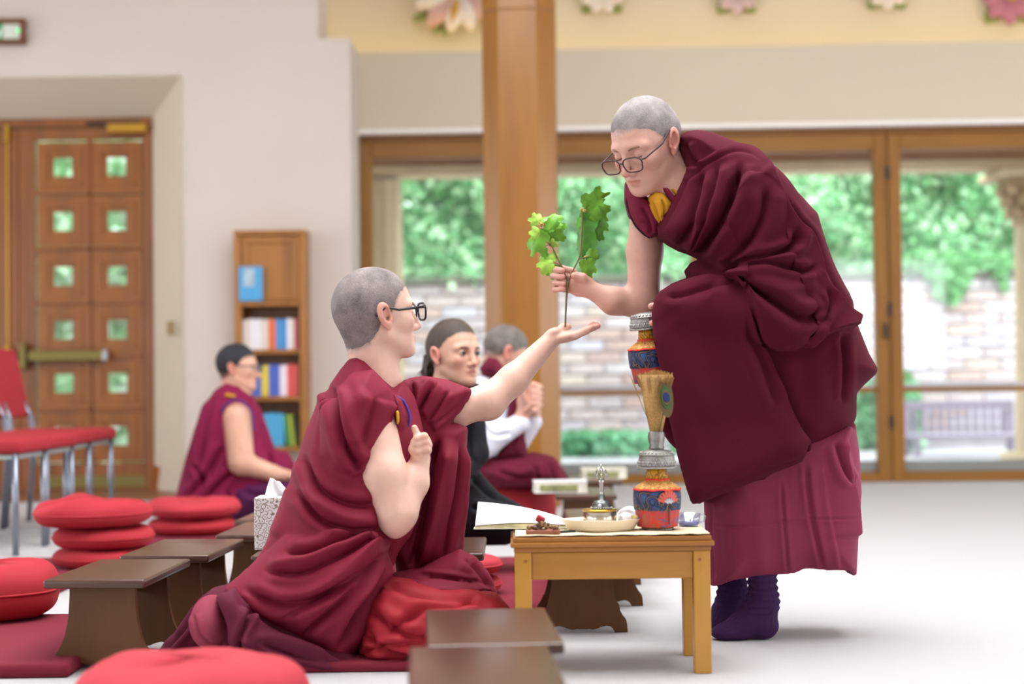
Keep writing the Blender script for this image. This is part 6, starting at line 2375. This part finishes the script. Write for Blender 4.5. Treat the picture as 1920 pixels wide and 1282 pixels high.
# ================================================================== ponytailed person in black
M_skin4 = skin_mat('skin_olive', 'c99a84', lip='a8574e', stub='4a3a34')
M_blk = cloth_mat('black_jersey', '17161b', 0.1, 0.1, 0.8, 900, 0.15)
B_ = 5.75
bpnt = at(860, 1020, B_)
bk_ = empty('person', (bpnt[0], B_, 0.03), label='person in black with brown ponytail sitting and looking towards camera', cat='person')
al = math.radians(42)
HB = Head(853, 664, B_, (math.sin(al), -math.cos(al), 0.02), 1.03, jaw=0.88, nose=0.955)
b_out = [(815, 712), (850, 704), (878, 716), (892, 750), (890, 800), (882, 850), (905, 890), (935, 925), (985, 950), (1010, 966), (1004, 985), (980, 1010), (950, 1022), (860, 1024), (790, 1024), (784, 900), (782, 790), (795, 735)]
b_ops = [('u', infl(b_out, B_ + 0.02, 0.15, 0.12), 0.0),
         ('u', ell(P(842, 738, B_ + 0.03), (0.15, 0.12, 0.05)), 0.03),
         ('u', cap(P(880, 748, B_ - 0.02), P(893, 850, B_ - 0.06), 0.05, 0.043), 0.02), ('u', cap(P(893, 850, B_ - 0.06), P(850, 925, B_ - 0.17), 0.043, 0.034), 0.02),
         ('u', cap(P(800, 748, B_ - 0.02), P(795, 850, B_ - 0.08), 0.05, 0.043), 0.02), ('u', cap(P(795, 850, B_ - 0.08), P(815, 928, B_ - 0.17), 0.043, 0.034), 0.02),
         FLOOR(0.06)]
garment('clothes', b_ops, 0.0055, M_blk, bk_, [('crease', [(880, 890), (920, 930), (980, 955)], 8, 9), ('crease', [(880, 950), (930, 960), (990, 968)], 8, 12), ('crease', [(886, 780), (880, 830), (884, 870)], 7, 8)], 2, 0.003, 14, 31)
bb_ = HB.ops() + [('u', cap(HB.W((-0.03, 0, -0.04)), P(838, 722, B_ + 0.02), 0.050, 0.056), 0.02), ('u', cap(HB.W((0.01, 0, -0.07)), P(848, 722, B_), 0.036, 0.046), 0.02), ('u', ell(P(842, 745, B_ + 0.02), (0.06, 0.06, 0.05)), 0.02)]
bb_ += chain([P(842, 745, B_ + 0.02), P(880, 748, B_ - 0.02), P(893, 850, B_ - 0.06), P(850, 925, B_ - 0.17)], [0.035, 0.033, 0.03, 0.024], 0.01)
bb_ += chain([P(842, 745, B_ + 0.02), P(800, 748, B_ - 0.02), P(795, 850, B_ - 0.08), P(815, 928, B_ - 0.17)], [0.035, 0.033, 0.03, 0.024], 0.01)
for hx_, hy_ in ((840, 927), (806, 930)):
    bb_ += [('u', cap(P(hx_ - 3, hy_ - 2, B_ - 0.17), P(hx_ + 10, hy_ + 8, B_ - 0.22), 0.025, 0.028), 0.01)]
    for k in range(4):
        bb_ += chain([P(hx_ + 8 + k * 4, hy_ + 8 + k * 2, B_ - 0.23), P(hx_ + 16 + k * 4, hy_ + 18, B_ - 0.27), P(hx_ + 18 + k * 4, hy_ + 28, B_ - 0.27)], [0.0105, 0.0095, 0.008], 0.003)
    bb_ += chain([P(hx_, hy_, B_ - 0.2), P(hx_ + 4, hy_ + 12, B_ - 0.25), P(hx_ + 10, hy_ + 20, B_ - 0.26)], [0.013, 0.011, 0.009], 0.004)
# open the lids
bb_ = [o for o in bb_]
for q in (-1, 1):
    bb_.append(('s', HB.E((0.088, q * 0.0315, 0.0005), (0.012, 0.0125, 0.0032)), 0.002))
BHL = ([-0.13, -0.06, -0.03, -0.016, 0.012, 0.028, 0.045, 0.062, 0.10], [-0.06, -0.05, -0.03, 0.010, 0.012, 0.034, 0.057, 0.072, 0.077])
skin('body', bb_, 0.0034, M_skin4, bk_, HB, BHL)
M_brown = hair_mat('brown_hair', '1c1410', '4c3a2a', 0.5)
HB.hair(BHL, 0.011, 0.0038, M_brown, bk_, seed=12)
eyes(HB, bk_)
for q in (-1, 1):
    tri_line('eyebrow', [HB.W(p) for p in ((0.0915, q * 0.014, 0.015), (0.0905, q * 0.026, 0.0195), (0.084, q * 0.038, 0.0205), (0.072, q * 0.05, 0.014))], [0.0012, 0.0026, 0.0022, 0.0008], plain('dark_brow', '3a281e', 0.9), bk_, 6)
    tri_line('eyelash', [HB.W(p) for p in ((0.0815, q * 0.0195, 0.002), (0.087, q * 0.026, 0.0052), (0.087, q * 0.036, 0.0055), (0.081, q * 0.0445, 0.002))], 0.0011, plain('dark_brow', '3a281e', 0.9), bk_, 5)
pt = MB()
rr = random.Random(2)
for k in range(70):
    a, b2 = rr.gauss(0, 0.013), rr.gauss(0, 0.013)
    p0 = HB.W((-0.10, 0.0 + a * 0.5, 0.015 + b2 * 0.5))
    p1 = P(812 + rr.gauss(0, 3), 668, B_ + 0.08) + np.array((a * 0.6, b2, 0))
    p2 = P(806 + rr.gauss(0, 5), 690 + rr.gauss(0, 3), B_ + 0.07) + np.array((a, b2, 0))
    p3 = P(803 + rr.gauss(0, 5), 712 + rr.gauss(0, 8), B_ + 0.06) + np.array((a * 1.2, b2, 0))
    pt.tube([p0, p1, p2, p3], [0.006, 0.007, 0.005, 0.001], 5, False)
adopt(pt.build('ponytail', M_brown, None, True), bk_)
cushion(at(850, 1050, 5.78)[0] - 0.02, 5.8, 0.03, 0.16, 0.05, 'thin red cushion under the ponytailed person in black', M_cush2, 51, 0.001)
mat_slab('floor_mat', (at(850, 1050, 5.8)[0] - 0.02, 5.9, 0), (0.6, 0.62), 'crimson mat under the ponytailed person in black', h=0.03)

# ================================================================== praying person in white shirt
M_skin5 = skin_mat('skin_tan', 'c89684', stub='6a5a54')
M_wht = cloth_mat('white_shirt', 'd8d8e4', 0.04, 0.1, 0.85, 900, 0.15)
M_knit = cloth_mat('maroon_knit', '5a1428', 0.15, 0.3, 0.9, 260, 0.8, 0.006)
N_ = 7.28
np_ = at(960, 900, N_)
ma = empty('person', (np_[0], N_, 0.236), label='grey-haired person in white shirt and maroon scarf bowing over clasped hands', cat='person')
HN = Head(948, 662, N_, (math.cos(0.25) * 0.86, math.sin(0.25) * 0.86, -0.5), 1.03)
n_out = [(905, 700), (925, 690), (945, 705), (965, 740), (978, 790), (985, 850), (960, 878), (890, 870), (878, 820), (872, 770), (880, 725)]
n_ops = [('u', infl(n_out, N_, 0.17, 0.12), 0.0), ('u', cap(P(905, 735, N_ - 0.15), P(908, 828, N_ - 0.2), 0.07, 0.062), 0.03), ('u', cap(P(912, 832, N_ - 0.2), P(975, 792, N_ - 0.2), 0.06, 0.045), 0.03), ('u', cap(P(960, 850, N_ - 0.1), P(1000, 790, N_ - 0.12), 0.05, 0.04), 0.03)]
garment('shirt', n_ops, 0.0065, M_wht, ma, [('crease', [(900, 790), (925, 815), (960, 810)], 6, 8), ('crease', [(890, 740), (900, 790), (895, 830)], 7, 8)], 2, 0.003, 16, 41)
garment('scarf', [('u', infl([(898, 690), (915, 668), (935, 672), (950, 700), (945, 712), (925, 712), (905, 708)], N_ - 0.05, 0.17, 0.05), 0.0),
                  ('u', infl([(955, 735), (975, 745), (982, 800), (990, 850), (985, 862), (930, 862), (945, 820), (950, 780)], N_ - 0.14, 0.07, 0.05), 0.0)], 0.0065, M_knit, ma, [('crease', [(962, 760), (968, 810), (960, 850)], 6, 10)])
legs = [(893, 872), (920, 855), (960, 850), (1000, 848), (1040, 856), (1062, 885), (1070, 908), (1050, 918), (1000, 918), (930, 920), (900, 900)]
garment('skirt', [('u', infl(legs, N_ - 0.08, 0.2, 0.1), 0.0), FLOOR(0.237)], 0.007, M_knit, ma, [('crease', [(1000, 870), (1010, 895), (1015, 915)], 6, 12), ('crease', [(1028, 865), (1036, 890), (1042, 915)], 6, 14), ('crease', [(930, 880), (970, 895), (1010, 890)], 7, 10)], 2, 0.005, 20, 42)
nb = HN.ops() + [('u', cap(HN.W((-0.03, 0, -0.04)), P(925, 715, N_), 0.055, 0.062), 0.02)]
nb += [('u', cap(P(972, 793, N_ - 0.2), P(985, 768, N_ - 0.2), 0.034, 0.032), 0.01), ('u', ell(P(988, 752, N_ - 0.2), (0.045, 0.04, 0.05)), 0.02), ('u', ell(P(1000, 748, N_ - 0.12), (0.04, 0.04, 0.05)), 0.02), ('u', cap(P(1000, 785, N_ - 0.12), P(1002, 755, N_ - 0.12), 0.032, 0.03), 0.01)]
for k in range(4):
    y0 = 722 + k * 11
    nb += chain([P(1002, y0 + 14, N_ - 0.25), P(1010, y0 + 2, N_ - 0.22), P(1000, y0 - 3, N_ - 0.16)], [0.013, 0.0125, 0.011], 0.005)
    nb += chain([P(985, y0 + 14, N_ - 0.23), P(1000, y0, N_ - 0.25), P(1014, y0 + 4, N_ - 0.18)], [0.013, 0.0125, 0.011], 0.005)
nb += chain([P(985, 752, N_ - 0.24), P(978, 738, N_ - 0.26), P(984, 724, N_ - 0.25)], [0.016, 0.014, 0.011], 0.006)
skin('body', nb, 0.004, M_skin5, ma, HN, BUZZ, n_ops, 0.03)
HN.hair(BUZZ, 0.008, 0.0042, hair_mat('grey_brown_crop', '3a322e', '8a807a'), ma, seed=15)
cushion(at(975, 950, 7.28)[0] - 0.03, 7.3, 0.0, 0.2, 0.235, 'tall round red cushion under the bowing person', M_cush, 61, 0.003, 30)

# ================================================================== leafy twig handed over
TWY = 4.545
tw = empty('maple_twig', P(1060, 614, TWY), label='forked maple twig with fresh green leaves held between two hands', cat='twig')
M_bark = plain('twig_bark', '7a6548', 0.8, var=0.2, vscale=60)
T = lambda x, y, d=0.0: P(x, y, TWY + d)
sb = MB()
sb.tube([T(1060, 613), T(1060.5, 590), T(1062, 560), T(1064, 535), T(1064, 527)], [0.0026, 0.0026, 0.0029, 0.0033, 0.0036], 10)
adopt(sb.build('stem', plain('twig_green', '6a6238', 0.6, var=0.3, vscale=30), None, True), tw)
for pts, rr_ in (([(1064, 529), (1060, 515), (1055, 502), (1047, 487), (1035, 462), (1021, 440), (1015, 428)], 0.0022), ([(1064, 529), (1070, 517), (1078, 500), (1087, 480), (1090, 455), (1092, 420), (1093, 398)], 0.0022),
                 ([(1053, 498), (1044, 494), (1037, 491)], 0.0015), ([(1085, 486), (1093, 484), (1098, 482)], 0.0016), ([(1032, 458), (1024, 461), (1017, 467)], 0.0009)):
    adopt(MB().tube([T(*p) for p in spline(pts, sub=3)], rr_, 8).build('branch', M_bark, None, True), tw)
M_leafs = [plain('leaf_fresh', '6aa82c', 0.45, var=0.2, vscale=60), plain('leaf_deep', '4a8a22', 0.45, var=0.2, vscale=60), plain('leaf_pale', '9cc84a', 0.5, var=0.15, vscale=60)]
for m_ in M_leafs:
    m_.node_tree.nodes['Principled BSDF'].inputs['Subsurface Weight'].default_value = 0.15


def maple_leaf(base, tip, width, mat, face=0.0, droop=0.3, depth=0.0, seed=0):
    """base, tip: pixels of petiole end and leaf tip; face turns the blade about its length"""
    a, t = T(*base, depth), T(*tip, depth)
    t = a + (t - a) * 1.2
    width *= 1.25
    L_ = np.linalg.norm(t - a)
    ex = (t - a) / L_
    ny = np.array((0, -1.0, 0))
    ez = ny - ex * (ny @ ex)
    ez /= np.linalg.norm(ez)
    ey = np.cross(ez, ex)
    c, s = math.cos(face), math.sin(face)
    ey, ez = c * ey + s * ez, -s * ey + c * ez
    rr = np.random.default_rng(seed)
    out = []
    n = 90
    for k in range(n + 1):
        th = math.pi * 2 * k / n
        lobes = max(math.cos((th) * 1.0) ** 8 if math.cos(th) > 0 else 0, 0.92 * max(math.cos(th - 0.85), 0) ** 8, 0.92 * max(math.cos(th + 0.85), 0) ** 8, 0.7 * max(math.cos(th - 1.75), 0) ** 8, 0.7 * max(math.cos(th + 1.75), 0) ** 8)
        r = 0.42 + 0.58 * lobes + 0.10 * abs(math.sin(th * 11)) - 0.22 * max(-math.cos(th), 0) ** 10
        out.append((r * math.cos(th), r * math.sin(th)))
    b = MB()
    rings = []
    ctr_off = 0.30
    for f_ in (0.0, 0.3, 0.6, 0.82, 1.0):
        ring = []
        for (x, y) in out[:-1]:
            u = (x * f_ * 0.7 + ctr_off) * L_
            w = y * f_ * width / 2 * 1.25
            z = -droop * (u / L_) ** 2 * L_ * 0.8 - 0.6 * abs(w) ** 1.5 / max(width, 1e-6) ** 0.5 + 0.05 * L_ * math.sin(w / width * 9 + seed) * f_ + 0.03 * L_ * math.sin(u / L_ * 11 + seed * 2)
            ring.append(b.bm.verts.new(Vector([float(q) for q in a + ex * u + ey * w + ez * z])))
        rings.append(ring)
    for r0, r1 in zip(rings, rings[1:]):
        m_ = len(r0)
        for k in range(m_):
            b.bm.faces.new((r0[k], r0[(k + 1) % m_], r1[(k + 1) % m_], r1[k]))
    b.tube([a, a + ex * ctr_off * L_ * 0.5 + ez * 0.001, a + ex * ctr_off * L_], 0.0008, 5, False)
    o = b.build('leaf', mat, None, True)
    adopt(o, tw)
    return o


maple_leaf((1094, 394), (1137, 372), 0.055, M_leafs[0], 0.9, 0.2, -0.005, 1)
maple_leaf((1096, 396), (1088, 468), 0.062, M_leafs[1], 0.7, 0.15, 0.012, 2)
maple_leaf((1100, 388), (1116, 440), 0.06, M_leafs[1], 0.55, 0.3, 0.0, 3)
maple_leaf((1100, 384), (1128, 412), 0.062, M_leafs[0], 0.35, 0.3, -0.012, 4)
maple_leaf((1016, 424), (1050, 446), 0.06, M_leafs[0], 0.2, 0.5, -0.012, 5)
maple_leaf((1016, 420), (1046, 404), 0.05, M_leafs[0], -0.6, 0.3, 0.0, 6)
maple_leaf((1012, 428), (994, 468), 0.05, M_leafs[0], 0.6, 0.3, -0.01, 7)
maple_leaf((1012, 420), (1003, 402), 0.034, M_leafs[2], 0.3, 0.3, 0.0, 8)
maple_leaf((1014, 430), (1002, 446), 0.04, M_leafs[2], 0.1, 0.3, -0.015, 9)
maple_leaf((1018, 464), (1021, 482), 0.018, M_leafs[0], 0.3, 0.2, 0.0, 10)
maple_leaf((1030, 450), (1042, 461), 0.016, M_leafs[2], 0.3, 0.2, 0.0, 11)
maple_leaf((1040, 492), (1012, 494), 0.045, M_leafs[2], 0.3, 0.3, -0.005, 12)
maple_leaf((1038, 494), (1034, 518), 0.036, M_leafs[0], 0.3, 0.3, 0.004, 13)
maple_leaf((1042, 490), (1040, 474), 0.026, M_leafs[2], 0.4, 0.3, 0.0, 14)
maple_leaf((1099, 480), (1119, 484), 0.034, M_leafs[0], 0.3, 0.5, -0.004, 15)
maple_leaf((1098, 484), (1104, 514), 0.036, M_leafs[0], 0.2, 0.4, -0.008, 16)
maple_leaf((1098, 486), (1092, 504), 0.024, M_leafs[0], 0.4, 0.4, 0.0, 17)
M_bud = plain('bud_tan', 'c2a45c', 0.7, var=0.2, vscale=80)
for (bx_, by_, n_b) in ((1013, 421, 12), (1093, 393, 12), (1098, 481, 6), (1027, 453, 4)):
    b = MB()
    rr = random.Random(bx_)
    c0 = T(bx_, by_, -0.006)
    for k in range(n_b):
        d = Vector((rr.gauss(0, 1), rr.gauss(0, 1), rr.gauss(0, 0.7))).normalized()
        sp = 0.010 if n_b > 8 else 0.006
        e = c0 + np.array(d) * sp * rr.uniform(0.7, 1.3)
        b.tube([c0, 0.5 * (c0 + e) + np.array((0, 0, 0.001)), e], [0.0012, 0.0016, 0.0022], 5)
    adopt(b.build('bud_cluster', M_bud, None, True), tw)
